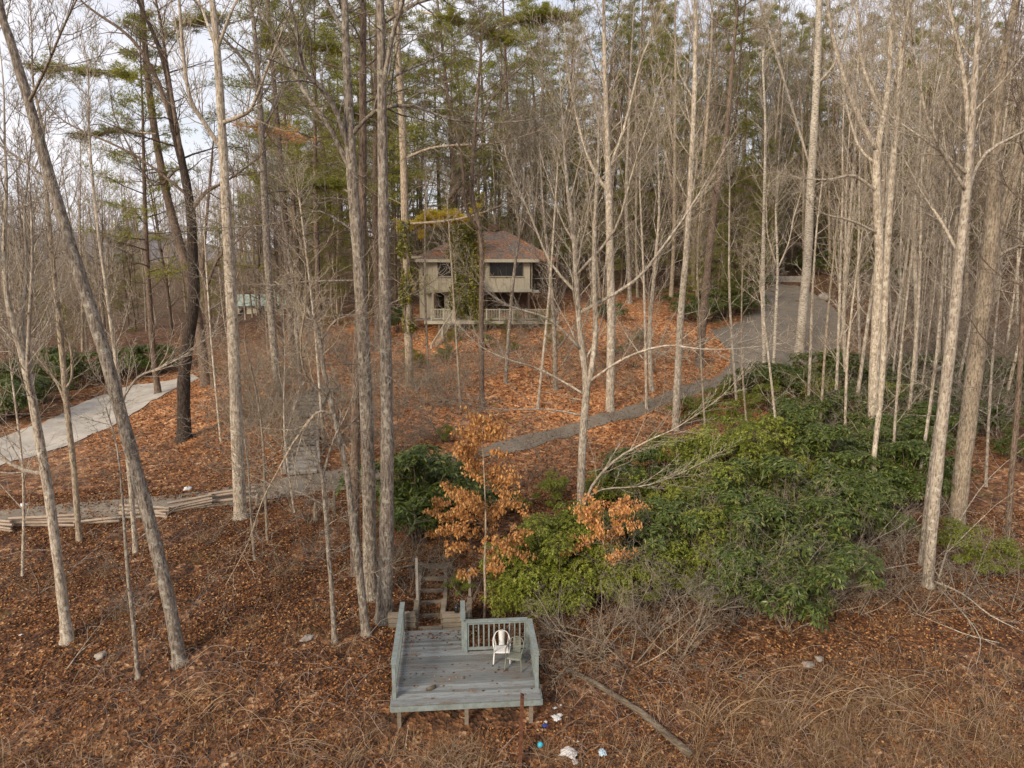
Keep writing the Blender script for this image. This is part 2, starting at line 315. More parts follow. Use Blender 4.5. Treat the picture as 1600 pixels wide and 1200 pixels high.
# ------------------------------------------------------------------ leaf litter, dead grass, briars
def deck_local(x, y):
    a = R(4.5); dx, dy = x + 2.995, y - 15.96
    return dx * math.cos(a) + dy * math.sin(a), -dx * math.sin(a) + dy * math.cos(a)
def on_deck(q, m=0):
    a = R(4.5); dx, dy = q[:, 0] + 2.995, q[:, 1] - 15.96; lx = dx * math.cos(a) + dy * math.sin(a); ly = -dx * math.sin(a) + dy * math.cos(a)
    return (lx > -m) & (lx < 3.72 + m) & (ly > -m) & (ly < 3.55 + m) & ((lx < 1.8 + m) | (ly < 2.3 + m))
def cards(n, ctr, length, width, tilt, fold=.25, dirs=None):
    """n folded leaves: base, left, tip, right"""
    az = nr.uniform(0, 2 * math.pi, n); tl = nr.normal(0, tilt, n); L_ = length * nr.uniform(.65, 1.25, n); w_ = width * nr.uniform(.7, 1.2, n)
    d = np.c_[np.cos(az) * np.cos(tl), np.sin(az) * np.cos(tl), np.sin(tl)] if dirs is None else dirs
    up = np.c_[nr.normal(0, tilt, n), nr.normal(0, tilt, n), np.ones(n)]; s_ = np.cross(d, up); s_ /= np.linalg.norm(s_, axis=1, keepdims=True) + 1e-9; u = np.cross(s_, d)
    fo = nr.uniform(-.2, 1, n)[:, None] * fold
    base = ctr - d * L_[:, None] * .5; tip = ctr + d * L_[:, None] * .5; m_ = ctr - .05 * d * L_[:, None]
    V = np.stack([base, m_ + s_ * w_[:, None] / 2 + u * w_[:, None] * fo, tip, m_ - s_ * w_[:, None] / 2 + u * w_[:, None] * fo], 1).reshape(-1, 3)
    k = np.arange(n) * 4; return V, np.concatenate([np.c_[k, k + 2, k + 1], np.c_[k, k + 3, k + 2]])
def litter():
    n1 = 210000; y = 13.5 + 14.5 * nr.random(n1) ** .85; x = nr.uniform(-1, 1, n1) * (y * .80 + 1)
    n2 = 70000; y2 = 27 + 33 * nr.random(n2); x2 = nr.uniform(-1, 1, n2) * (y2 * .62)
    q = np.r_[np.c_[x, y], np.c_[x2, y2]]; s_ = np.r_[np.full(n1, 1.0), np.full(n2, 1.5)]
    edge = np.zeros(len(q), bool)
    for ax, ay in ((.6, 0), (-.6, 0), (0, .6), (0, -.6)): edge |= ~in_drive(q + np.array([[ax, ay]]))
    keep = ~on_deck(q, .02) & ~(in_drive(q) & (nr.random(len(q)) > np.where(edge, .75, .25))) & ~(in_gravel(q) & (nr.random(len(q)) > .02))
    q = q[keep]; s_ = s_[keep]
    pn = sum(np.sin(a * q[:, 0] + b * q[:, 1] + c) for a, b, c in ((1.1, .5, 0), (-.6, 1.3, 2), (2.3, -1.7, 4), (.7, 3.1, 1), (-3.3, .9, 5))) / 5; k2 = (nr.random(len(q)) < np.clip(.72 + 1.1 * pn, .12, 1)) | (q[:, 1] > 27); q = q[k2]; s_ = s_[k2]; z = hh(q[:, 0], q[:, 1]) + sheet_noise(q[:, 0], q[:, 1]) + nr.uniform(.012, .05, len(q))
    n = len(q); V, Tf = cards(n, np.c_[q, z], .088, .054, .34, .45); V = V.reshape(n, 4, 3); c = V.mean(1, keepdims=True); V = c + (V - c) * s_[:, None, None]
    tag(ob('leaf_litter', mesh_np('leaf_litter', V.reshape(-1, 3), tris=Tf, smooth=False), M_LITTER), 'brown and orange fallen leaves scattered over the sloping ground', kind='stuff')
litter()
def blades(name, q, hgt, wd, spread, mat_, label, segs=3):
    n = len(q); az = nr.uniform(0, 2 * math.pi, n); z = hh(q[:, 0], q[:, 1]); h_ = hgt * nr.uniform(.5, 1.3, n); s_ = spread * nr.uniform(.3, 1.3, n)
    sd_ = np.c_[-np.sin(az), np.cos(az), 0 * az]; V = []
    for k in range(segs + 1):
        t = k / segs; c = np.c_[q[:, 0] + np.cos(az) * s_ * t ** 1.4, q[:, 1] + np.sin(az) * s_ * t ** 1.4, z - .02 + h_ * (1.7 * t - .9 * t * t)]
        ww = wd * (1 - .8 * t); V += [c - sd_ * ww / 2, c + sd_ * ww / 2]
    V = np.stack(V, 1); m_ = 2 * (segs + 1); k = np.arange(n)[:, None] * m_
    Q = np.concatenate([np.c_[k + 2 * i, k + 2 * i + 1, k + 2 * i + 3, k + 2 * i + 2] for i in range(segs)])
    tag(ob(name, mesh_np(name, V.reshape(-1, 3), Q), mat_), label, kind='stuff')
def gpts():
    o = []
    for _ in range(330):                                   # tufts
        if rnd.random() < .55: y = rnd.uniform(14.2, 16.2); x = rnd.uniform(-13, 13)
        else: y = rnd.uniform(15, 18.2); x = rnd.uniform(4, 14)
        if rnd.random() < .25: y = rnd.uniform(16, 24); x = rnd.uniform(-14, 14)
        r_ = rnd.uniform(.08, .35)
        for _ in range(rnd.randint(20, 60)): o.append((x + rnd.gauss(0, r_), y + rnd.gauss(0, r_)))
    q = np.array(o); return q[~on_deck(q, .12)]
blades('dead_grass', gpts(), .30, .009, .34, M_STRAW, 'matted straw-coloured dead grass along the bottom of the clearing')
def gtall():
    o = []
    for _ in range(80):
        if rnd.random() < .7: y = rnd.uniform(14.2, 15.6); x = rnd.uniform(-13, 13)
        else: y = rnd.uniform(14.6, 17.4); x = rnd.uniform(3.5, 13.5)
        r_ = rnd.uniform(.05, .18)
        for _ in range(rnd.randint(18, 50)): o.append((x + rnd.gauss(0, r_), y + rnd.gauss(0, r_)))
    q = np.array(o); return q[~on_deck(q, .25)]
blades('tall_dead_grass', gtall(), .50, .011, .95, M_STRAW, 'long arching pale dead grass clumps at the bottom of the clearing', 5)
def canes():
    t = T(); rg = random.Random(5)
    for cx, cy in [(1180, 1090), (1215, 1110), (1150, 1060), (1260, 1100), (1300, 1085), (1360, 1100), (1400, 1080), (1240, 1130), (1450, 1110), (290, 1100), (320, 1120), (450, 1150), (1120, 1130), (1330, 1120)]:
        b = hit(cx, cy)
        for _ in range(15):
            x, y = b.x + rg.gauss(0, .35), b.y + rg.gauss(0, .15); a = rg.gauss(.1 if rg.random() < .6 else 2.7, .45); l = rg.uniform(.7, 1.8); hg = rg.uniform(.12, .5); z = h1(x, y); pts = []
            for k in range(7): q = k / 6; pts.append((x + math.cos(a) * l * q, y + math.sin(a) * l * q, z + .01 + hg * math.sin(math.pi * q * .95)))
            t.tube(pts, [.008, .0075, .007, .006, .005, .004, .003], 3)
    tag(t.build('fallen_canes', M_STRAW), 'pale dry canes arching over the leaves at the bottom of the clearing', kind='stuff')
canes()
def briars():
    t = T()
    for _ in range(2600):
        if rnd.random() < .6: y = rnd.uniform(14.4, 18.0); x = rnd.uniform(-13, 14)
        else: y = rnd.uniform(17, 34); x = rnd.uniform(-.7, .7) * y
        if on_deck(np.array([[x, y]]), .5)[0]: continue
        z = h1(x, y); a = rnd.uniform(0, 6.28); l = rnd.uniform(.4, 1.5); hgt = rnd.uniform(.05, .5); pts = []
        for k in range(6):
            s_ = k / 5; pts.append((x + math.cos(a) * l * s_ + .06 * rnd.gauss(0, 1) * s_, y + math.sin(a) * l * s_ + .06 * rnd.gauss(0, 1) * s_, z + hgt * math.sin(math.pi * s_ * .9) + .01))
        t.tube(pts, [.006, .0055, .005, .0045, .004, .002], 3)
    tag(t.build('briar_tangle', M_BRIAR), 'tangle of thin bare briars and fallen twigs lying over the leaves', kind='stuff')
briars()
# ------------------------------------------------------------------ tree growth
def polyline(p, d, L_, n, wob, up, rg):
    pts = [p.copy()]; d = d.normalized(); q = p.copy(); s_ = L_ / (n - 1)
    for i in range(n - 1):
        d = (d + Vector((rg.gauss(0, wob), rg.gauss(0, wob), rg.gauss(0, wob) + up))).normalized(); q = q + d * s_; pts.append(q.copy())
    return pts
def at_poly(pts, rad, t):
    x = t * (len(pts) - 1); i = min(int(x), len(pts) - 2); f = x - i
    return pts[i].lerp(pts[i + 1], f), rad[i] * (1 - f) + rad[i + 1] * f, (pts[i + 1] - pts[i]).normalized()
def spray(tt, pts, rad, lvl, rg, st, t0=.2, n=None, Lb=None, side=None):
    """children along a polyline, recursively down to twigs"""
    n = n if n is not None else st['n'][lvl]
    ln = Lb if Lb is not None else sum((a - b).length for a, b in zip(pts, pts[1:]))
    for i in range(n):
        t = t0 + (1 - t0) * ((i + rg.random()) / n) ** .9; t = min(t, .985)
        p, r, d = at_poly(pts, rad, t); az = i * 2.4 + rg.uniform(-.7, .7); ref = d.orthogonal().normalized(); ref.rotate(Matrix.Rotation(az, 3, d))
        ang = R(st['ang'][lvl] * rg.uniform(.7, 1.3)); cd = d * math.cos(ang) + ref * math.sin(ang)
        L_ = ln * st['len'][lvl] * rg.uniform(.55, 1.15) * (1 - st.get('taper', .55) * t); rc = max(min(r * .55, L_ * st.get('slim', .012)), st['rmin'])
        last = lvl + 1 >= len(st['n']) ; m_ = 4 if last else (5 if lvl else 7)
        cp_ = polyline(p, cd, L_, m_, st['wob'] * (1 if lvl else .8), st['up'][lvl], rg); cr_ = [rc * (1 - .72 * k / (m_ - 1)) for k in range(m_)]
        tt.tube(cp_, cr_, 3 if rc < .02 else (4 if rc < .04 else 6))
        if not last: spray(tt, cp_, cr_, lvl + 1, rg, st, .18)
ST_FAN = dict(n=[26, 13, 7], ang=[36, 32, 34], len=[.40, .42, .45], up=[.10, .08, .05], wob=.11, rmin=.0068, slim=.0085)
ST_UP = dict(n=[26, 12, 7], ang=[42, 36, 34], len=[.26, .45, .5], up=[.13, .10, .06], wob=.11, rmin=.0075, slim=.011)       # ascending, fine (maple, poplar)
ST_FAR = dict(n=[36, 9, 6], ang=[46, 38, 36], len=[.23, .5, .55], up=[.12, .09, .05], wob=.12, rmin=.0105, slim=.010)
ST_OAK = dict(n=[20, 11, 7], ang=[62, 46, 42], len=[.27, .46, .5], up=[.06, .05, .03], wob=.19, rmin=.0075, slim=.014)      # crooked
ST_SAP = dict(n=[14, 7, 3], ang=[48, 40, 40], len=[.26, .45, .5], up=[.08, .04, .02], wob=.12, rmin=.005, slim=.010, taper=.45)
ST_DEAD = dict(n=[12, 7, 3], ang=[80, 50, 45], len=[.19, .42, .5], up=[-.01, .0, 0], wob=.14, rmin=.006, slim=.010, taper=.3)
def trunk_tube(tt, pts, rad, sides=10, flare=True):
    # resample smoothly with slight irregularity
    P_ = []; Rr = []; n = len(pts)
    for i in range(n - 1):
        p0, p1, p2, p3 = pts[max(i - 1, 0)], pts[i], pts[i + 1], pts[min(i + 2, n - 1)]
        for k in range(3):
            t = k / 3; t2 = t * t; t3 = t2 * t
            P_.append(.5 * ((2 * p1) + (p2 - p0) * t + (2 * p0 - 5 * p1 + 4 * p2 - p3) * t2 + (3 * p1 - p0 - 3 * p2 + p3) * t3)); Rr.append(rad[i] * (1 - t) + rad[i + 1] * t)
    P_.append(pts[-1]); Rr.append(rad[-1]); Rr = [r * (.94 + .05 * math.sin(i * 2.7 + rad[0] * 90)) for i, r in enumerate(Rr)]
    if flare:
        d = (P_[1] - P_[0]); b = P_[0]; r0 = Rr[0]
        P_ = [b - Vector((0, 0, .3)), b, b + d * (.25 * r0 * 2 / max(d.length, .01)), b + d * min(.9, (r0 * 4) / max(d.length, .01))] + P_[1:]; Rr = [r0 * 1.6, r0 * 1.38, r0 * 1.12, r0] + Rr[1:]
    tt.tube(P_, Rr, sides); return P_, Rr
# ---- landmarks used to word labels of the many background plants
COLS = [(-999, 60, 'by the lichened fork-stemmed tree'), (60, 160, 'beside the long leaning trunk'), (160, 260, 'beyond the gravel road end'), (260, 340, 'behind the dark crooked tree'), (340, 440, 'behind the tall straight pale trunk'),
        (440, 540, 'above the timber hill steps'), (540, 640, 'behind the three big trunks'), (640, 710, 'over the left end of the house'), (710, 790, 'behind the ivy covered chimney'), (790, 870, 'over the right end of the house'),
        (870, 960, 'behind the wide forked bare tree'), (960, 1050, 'between forked tree and white pole'), (1050, 1150, 'by the brown leaning trunk'), (1150, 1230, 'at the top of the drive loop'), (1230, 1300, 'behind the stout white birch'),
        (1300, 1400, 'behind the fork-topped pale trunk'), (1400, 1480, 'among the thin pale poles'), (1480, 1560, 'behind the stout twin trunks'), (1560, 9999, 'at the far end of the hillside')]
ORD = ['first', 'second', 'third', 'fourth', 'fifth', 'sixth', 'seventh', 'eighth', 'ninth', 'tenth', 'eleventh', 'twelfth', 'thirteenth', 'fourteenth', 'fifteenth', 'sixteenth', 'seventeenth', 'eighteenth'] + ['%dth' % k for k in range(19, 60)]
AUTO = []
def auto(o, phrase, scale_h):
    b = o.location; px = P(b)[0]; d = b.y
    col = next(c for a, e, c in COLS if a <= px < e); AUTO.append((phrase, col, px, d, o))
def finish_labels():
    byk = {}
    for r in AUTO: byk.setdefault((r[0], r[1]), []).append(r)
    for (ph, col), L_ in byk.items():
        L_.sort(key=lambda r: r[2])
        for i, r in enumerate(L_): r[4]['label'] = f'{ph} {col}' + (f', {ORD[i]} from left' if len(L_) > 1 else ', the only one there')
def copy_tree(o, loc, rz, s_, group=None):
    c = o.copy(); sc.collection.objects.link(c); c.location = loc; c.rotation_euler = (0, 0, rz); c.scale = (s_, s_, s_)
    for ch in o.children:
        d = ch.copy(); sc.collection.objects.link(d); d.parent = c
    if group: c['group'] = group
    return c
# ------------------------------------------------------------------ traced foreground trees
EXTRA = 1
def traced(name, pts, mat_, label, st=ST_UP, limbs=(), top=(9, .35), t0=.35, n=26, Lb=None, seed=1, dy=0.0, cmat=None, group=None, cat='tree', Y=None, lown=0, kink=.0):
    rg = random.Random(seed * 31 + 5); b = hit(pts[0][0], pts[0][1]) if Y is None else W(pts[0][0], pts[0][1], Y)
    if Y is not None: b.z = min(b.z, h1(b.x, b.y))
    Y0 = b.y; V = []; Rr = []
    for i, (x, y, w_) in enumerate(pts):
        yy = Y0 + dy * i / max(1, len(pts) - 1); v = W(x, y, yy) if i else b.copy(); depth = v.y * cosp - (v.z - H) * sinp
        V.append(v); Rr.append(w_ * depth / F / 2)
    if top:                                                     # carries on above the picture
        d = (V[-1] - V[-2]).normalized(); d = (d + Vector((0, 0, .6))).normalized(); q = V[-1]; r = Rr[-1]
        for k in range(3):
            q = q + (d + Vector((rg.gauss(0, .06), rg.gauss(0, .06), 0))) * top[0] / 3; V.append(q); Rr.append(r * (1 - (1 - top[1] * .4) * (k + 1) / 3))
    root = empty(name, b, label, cat, group); off = Vector(b); V = [v - off for v in V]
    tt = T(); tp, tr = trunk_tube(tt, V, Rr, 12 if Rr[0] > .1 else 8); tt.build('trunk', mat_, root, True)
    cr_ = T(); ln = Lb or (V[-1] - V[0]).length
    for lb in limbs:
        lp = lb[0]; lv = []; lr = []
        # nearest trunk point for its start
        s0 = W(lp[0][0], lp[0][1], Y0) - off; j = min(range(len(tp)), key=lambda k_: (tp[k_] - s0).length); zoff = lb[1] if len(lb) > 1 else rg.uniform(-1.5, 1.5)
        for i, (x, y, w_) in enumerate(lp):
            v = W(x, y, Y0 + zoff * (i / max(1, len(lp) - 1))) - off if i else tp[j].copy(); lv.append(v); lr.append(w_ * (Y0 * 1.0) / F / 2)
        q = lv[-1]; d = (lv[-1] - lv[-2]).normalized()
        for k in range(3): d = (d + Vector((rg.gauss(0, .12), rg.gauss(0, .12), .12))).normalized(); q = q + d * 1.1; lv.append(q); lr.append(lr[-1] * .65)
        P_, Q_ = trunk_tube(cr_, lv, lr, 7, False); ll = sum((a - c).length for a, c in zip(lv, lv[1:])); spray(cr_, P_, Q_, 1, rg, st, .12, n=int(12 + ll * 3.0), Lb=min(ll, 4.5) * 1.1)
    if n: spray(cr_, tp, tr, 0, rg, st, t0, n=int(n * 1.9), Lb=ln)
    spray(cr_, tp, tr, 0, rg, ST_DEAD, .1, n=lown * 2 if lown else 7, Lb=ln * .9)
    cr_.build('crown', cmat or mat_, root, True); return root
traced('leaning_tree', [(281, 1036, 22), (262, 930, 21), (222, 770, 21), (190, 650, 20), (160, 540, 20), (125, 430, 19), (85, 300, 17), (45, 160, 15), (15, 60, 13), (0, 10, 12)], B_GREY,
       'long grey trunk leaning left from the leafy slope left of the deck', limbs=[([(85, 300, 5), (50, 260, 4), (10, 235, 3)],), ([(45, 165, 6), (70, 110, 4), (100, 40, 3)],)], top=(6, .3), t0=.72, n=14, Lb=11, seed=2, lown=5)
traced('forked_tree', [(106, 1002, 18), (92, 890, 15), (76, 770, 15), (62, 690, 14), (48, 610, 13), (32, 545, 11), (14, 480, 9), (6, 400, 7), (10, 300, 5)], B_PALE,
       'lichened pale tree with thin forks, leftmost trunk on the lower slope', limbs=[([(50, 625, 8), (46, 560, 7), (34, 500, 6), (42, 430, 5), (38, 340, 4)],), ([(60, 680, 7), (56, 640, 7), (44, 590, 7), (45, 520, 6), (50, 430, 5)],), ([(70, 745, 8), (40, 735, 7), (0, 715, 6), (-30, 690, 5)],)],
       top=(4, .3), t0=.45, n=16, Lb=11, seed=3, lown=8)
traced('slender_tree', [(124, 846, 9), (116, 740, 9), (105, 640, 9), (96, 540, 9), (86, 440, 8), (75, 330, 7), (66, 200, 5)], B_TAN, 'slender grey tree standing at the split rails, left of the leaning trunk', top=(4, .3), t0=.3, n=22, Lb=13, seed=4, limbs=[([(104, 640, 5), (90, 600, 4), (60, 560, 3)],), ([(104, 620, 5), (112, 590, 4), (110, 540, 4), (92, 490, 3)],)], lown=6)
traced('slender_tree', [(212, 866, 8), (205, 770, 8), (194, 660, 7), (181, 560, 7), (166, 450, 6), (152, 350, 5), (142, 250, 4)], B_PALE, 'slender pale tree crossing behind the long leaning trunk', top=(4, .3), t0=.3, n=22, Lb=11, seed=5, limbs=[([(190, 620, 4), (215, 590, 4), (250, 575, 3)],)], lown=6)
traced('sapling', [(216, 1060, 8), (209, 980, 7), (199, 890, 6), (192, 790, 4), (183, 700, 3), (160, 620, 2)], B_GREY, 'short thin sapling just left of the leaning trunk base', ST_SAP, top=None, t0=.2, n=16, Lb=6, seed=6)
traced('dark_tree', [(288, 686, 22), (287, 600, 20), (292, 545, 19), (303, 470, 18), (301, 400, 17), (298, 330, 15), (286, 260, 13), (270, 190, 12), (262, 120, 9), (243, 60, 7), (215, 0, 5)], B_DARK,
       'thick dark crooked tree on the bank beside the gravel road', ST_OAK, limbs=[([(298, 330, 7), (322, 300, 6), (350, 285, 4)],), ([(278, 230, 8), (248, 130, 7), (205, 60, 5), (150, 20, 4)],), ([(288, 270, 8), (262, 110, 5), (250, 30, 4)],), ([(302, 340, 5), (285, 260, 4), (240, 290, 4), (185, 195, 2)],), ([(295, 300, 5), (215, 245, 4), (120, 200, 3)],)], top=(4, .3), t0=.5, n=18, Lb=17, seed=7, cmat=B_BROWN)
traced('leaning_pine_trunk', [(322, 602, 16), (309, 500, 15), (286, 400, 14), (262, 310, 13), (241, 200, 11), (229, 100, 10), (221, 0, 8)], B_BROWN, 'brown trunk slanting behind the dark crooked tree', ST_OAK, top=(6, .3), t0=.5, n=14, Lb=13, seed=8)
traced('brown_tree', [(334, 606, 9), (327, 520, 8), (322, 450, 8), (316, 420, 7), (322, 350, 5), (330, 260, 4)], B_BROWN, 'small brown forked tree just right of the dark crooked tree', ST_OAK, limbs=[([(322, 445, 6), (340, 405, 5), (362, 385, 3)],)], top=(3, .3), t0=.5, n=12, Lb=9, seed=9)
traced('tall_tree', [(376, 809, 21), (371, 700, 20), (366, 560, 19), (358, 400, 18), (351, 280, 15), (344, 150, 13), (336, 40, 11)], B_PALE, 'tall straight pale trunk growing at the split rails left of the steps', limbs=[([(350, 222, 8), (318, 190, 7), (296, 150, 6), (285, 70, 5), (280, 0, 4)],), ([(351, 240, 6), (325, 200, 5), (300, 160, 4), (290, 110, 3)],), ([(352, 200, 7), (378, 180, 6), (395, 165, 5), (420, 100, 4)],), ([(340, 60, 6), (365, 10, 4)],), ([(340, 65, 6), (318, 20, 4)],)], top=(8, .3), t0=.7, n=16, Lb=13, seed=10)
traced('hill_tree', [(437, 622, 14), (426, 520, 13), (418, 400, 12), (411, 250, 11), (405, 150, 9), (398, 50, 7)], B_GREY, 'grey tree on the bank above and left of the timber steps', ST_OAK, limbs=[([(412, 220, 6), (430, 160, 5), (455, 110, 4)],), ([(405, 150, 6), (385, 100, 5), (350, 60, 4)],)], top=(6, .3), t0=.4, n=20, Lb=17, seed=11)
traced('big_tree', [(579, 935, 24), (577, 800, 23), (573, 650, 22), (567, 520, 21), (560, 400, 20), (552, 300, 19), (547, 215, 18), (543, 130, 14), (540, 50, 12), (538, -20, 11)], B_GREY, 'large forking trunk, middle of the three big ones behind the deck', ST_OAK,
       limbs=[([(550, 230, 10), (528, 180, 9), (500, 135, 8), (475, 110, 7), (462, 40, 5)], -1.2), ([(548, 260, 10), (518, 205, 8), (480, 150, 8), (445, 90, 6), (420, 40, 4)], 1.0), ([(552, 215, 7), (585, 175, 6), (640, 165, 5), (700, 185, 3)], -1), ([(540, 60, 7), (520, 20, 6), (500, -20, 5)],), ([(562, 440, 4), (480, 440, 3), (430, 445, 2)],), ([(558, 350, 4), (500, 330, 3), (450, 345, 2)],)], top=(8, .3), t0=.72, n=10, Lb=15, seed=12, lown=14)
traced('big_tree', [(556, 900, 17), (554, 800, 16), (556, 650, 16), (560, 520, 15), (565, 400, 14), (567, 250, 13), (567, 120, 12), (568, 0, 10)], B_BROWN, 'straight brown trunk mostly behind the large forking trunk by the deck', ST_OAK, top=(7, .3), t0=.6, n=16, Lb=14, seed=13, lown=14)
traced('big_tree', [(598, 972, 26), (603, 870, 25), (605, 700, 22), (603, 560, 20), (600, 400, 19), (598, 250, 17), (596, 100, 15), (594, 0, 13)], B_GREY, 'straightest big grey trunk, right of the three at the deck corner', ST_OAK,
       limbs=[([(598, 140, 8), (612, 60, 7), (630, 0, 6)], -.5), ([(600, 140, 5), (615, 120, 4), (680, 90, 3)], 1), ([(597, 30, 6), (650, 5, 5), (710, -10, 4)],)], top=(9, .3), t0=.8, n=12, Lb=13, seed=14, lown=6)
traced('mottled_tree', [(572, 992, 15), (562, 900, 14), (553, 830, 13), (545, 760, 11), (534, 700, 10), (516, 625, 9), (506, 580, 8), (497, 520, 8), (487, 495, 6), (470, 470, 4), (430, 440, 3)], B_GREY, 'thin crooked mottled tree leaning against the big trunks by the deck', ST_OAK,
       limbs=[([(520, 640, 5), (495, 645, 5), (460, 690, 4), (440, 725, 3)], -1), ([(517, 625, 5), (480, 590, 4), (470, 540, 3)],), ([(500, 540, 4), (525, 500, 3), (570, 490, 2)], 1)], top=None, t0=.3, n=12, Lb=8, seed=15, cmat=B_TAN)
traced('crooked_tree', [(523, 1006, 9), (518, 920, 8), (512, 850, 7), (508, 790, 7), (500, 730, 6), (480, 700, 5), (455, 675, 3)], B_GREY, 'small crooked tree standing on the leaves left of the big trunks', ST_OAK, limbs=[([(506, 740, 5), (520, 690, 4), (540, 650, 3)],), ([(508, 790, 3), (470, 770, 2), (420, 755, 2)],)], top=None, t0=.3, n=12, Lb=6, seed=16)
traced('sapling', [(418, 846, 5), (414, 760, 5), (410, 680, 4), (398, 600, 4), (380, 530, 3)], B_TAN, 'thin pale sapling just right of the tall straight trunk', ST_SAP, top=None, t0=.3, n=14, Lb=8, seed=17)
traced('sapling', [(398, 875, 5), (392, 800, 4), (388, 730, 3), (380, 670, 2)], B_GREY, 'short thin sapling in front of the tall straight trunk', ST_SAP, top=None, t0=.3, n=12, Lb=5, seed=18)
traced('ivied_tree', [(640, 602, 13), (637, 480, 14), (633, 350, 13), (629, 200, 12), (622, 80, 10), (620, 0, 9)], B_TAN, 'tall trunk wrapped in ivy at the left corner of the house', ST_OAK, limbs=[([(630, 340, 4), (700, 345, 4), (745, 335, 3)], -1), ([(628, 240, 5), (680, 230, 4), (760, 225, 3)],)], top=(8, .3), t0=.45, n=18, Lb=18, seed=19, lown=14)
traced('dark_slender_tree', [(753, 637, 9), (752, 500, 9), (753, 400, 8), (747, 345, 8), (737, 300, 7), (742, 200, 6), (750, 100, 4)], B_BROWN, 'thin dark tree standing in front of the house chimney', ST_OAK, limbs=[([(750, 360, 5), (728, 325, 5), (722, 250, 4), (700, 150, 3)],), ([(742, 250, 4), (770, 150, 3), (820, 100, 2)],)], top=(3, .3), t0=.45, n=18, Lb=14, seed=20)
traced('forked_maple', [(907, 812, 14), (909, 720, 13), (913, 650, 13), (916, 600, 12), (906, 520, 9), (900, 430, 8), (896, 370, 7), (885, 280, 5), (880, 200, 4)], B_PALE, 'wide forked bare tree with fanning branches right of the house', ST_FAN,
       limbs=[([(916, 610, 10), (930, 530, 9), (928, 420, 8), (930, 330, 6), (935, 240, 4)], -.5), ([(908, 540, 5), (860, 500, 4), (800, 480, 3), (760, 455, 2)], -2), ([(903, 470, 5), (860, 410, 4), (830, 340, 3)], 1), ([(930, 500, 6), (990, 440, 5), (1040, 380, 4), (1075, 330, 3)], 1), ([(928, 440, 5), (960, 360, 4), (985, 280, 3)], -1),
               ([(915, 600, 5), (975, 560, 4), (1040, 540, 3), (1090, 545, 2)], -2), ([(910, 800, 6), (925, 760, 5), (960, 720, 4), (1010, 690, 3), (1050, 672, 2)], -1.5), ([(909, 780, 4), (940, 765, 3), (1000, 760, 2)], -1), ([(913, 660, 4), (860, 640, 3), (800, 640, 2)], -1), ([(914, 620, 4), (850, 580, 3), (790, 560, 2)], 1)], top=(3, .3), t0=.35, n=20, Lb=13, seed=21)
traced('fan_tree', [(868, 610, 8), (866, 520, 7), (860, 430, 6), (850, 340, 4), (845, 260, 3)], B_GREY, 'grey fan shaped bare tree on the bank just left of the forked tree', ST_FAN, top=(2, .3), t0=.15, n=20, Lb=13, seed=41)
traced('fan_tree', [(1018, 610, 8), (1015, 520, 7), (1022, 430, 6), (1030, 330, 4), (1028, 240, 3)], B_PALE, 'pale fan shaped bare tree between the two pale pole trunks', ST_FAN, top=(2, .3), t0=.15, n=20, Lb=13, seed=42)
traced('fan_tree', [(790, 600, 6), (795, 520, 6), (803, 430, 5), (815, 340, 4), (820, 260, 3)], B_GREY, 'small fan shaped bare tree in front of the right house window', ST_FAN, top=(2, .3), t0=.35, n=14, Lb=11, seed=43)
traced('fan_tree', [(470, 600, 7), (462, 500, 6), (455, 420, 5), (440, 330, 4)], B_GREY, 'grey fan shaped bare tree above the left side of the timber steps', ST_FAN, top=(2, .3), t0=.12, n=18, Lb=12, seed=44)
traced('fan_tree', [(1325, 640, 7), (1318, 500, 6), (1325, 380, 5), (1335, 240, 4), (1340, 120, 3)], B_PALE, 'pale fan shaped bare tree between stout birch and fork-topped trunk', ST_FAN, top=(3, .3), t0=.25, n=18, Lb=15, seed=45)
traced('fan_tree', [(1425, 660, 8), (1432, 500, 7), (1428, 360, 6), (1436, 220, 4), (1440, 90, 3)], B_PALE, 'pale fan shaped bare tree left of the twin trunks', ST_FAN, top=(3, .3), t0=.25, n=18, Lb=15, seed=46)
traced('pale_pole_tree', [(953, 642, 14), (955, 500, 14), (953, 400, 13), (951, 300, 11), (948, 200, 9), (945, 100, 7), (943, 0, 5)], B_PALE, 'tall pale pole trunk just right of the forked bare tree', limbs=[([(951, 310, 6), (930, 270, 5), (910, 220, 4), (890, 130, 3)],), ([(950, 260, 5), (975, 200, 4), (1000, 100, 3)],)], top=(3, .3), t0=.4, n=26, Lb=17, seed=22)
traced('pale_pole_tree', [(1055, 672, 12), (1063, 500, 11), (1072, 400, 10), (1078, 300, 9), (1085, 150, 8), (1087, 0, 6)], B_PALE, 'whitest slim pole trunk standing at the lower edge of the drive', top=(5, .3), t0=.4, n=28, Lb=16, seed=23)
traced('brown_leaning_tree', [(1092, 572, 14), (1100, 480, 13), (1110, 380, 12), (1120, 300, 10), (1136, 200, 8), (1146, 80, 6)], B_BROWN, 'brown trunk leaning right on the leafy island left of the drive loop', ST_OAK, top=(5, .3), t0=.35, n=24, Lb=18, seed=24)
traced('birch_tree', [(1248, 556, 15), (1255, 480, 15), (1262, 400, 14), (1266, 300, 13), (1272, 200, 12), (1277, 100, 11), (1280, 0, 9)], B_BIRCH, 'stout white birch in the middle of the drive loop', limbs=[([(1268, 280, 4), (1235, 160, 4), (1200, 40, 3)],), ([(1274, 150, 4), (1310, 90, 3), (1330, 20, 2)],)], top=(7, .3), t0=.55, n=20, Lb=17, seed=25, cmat=B_PALE)
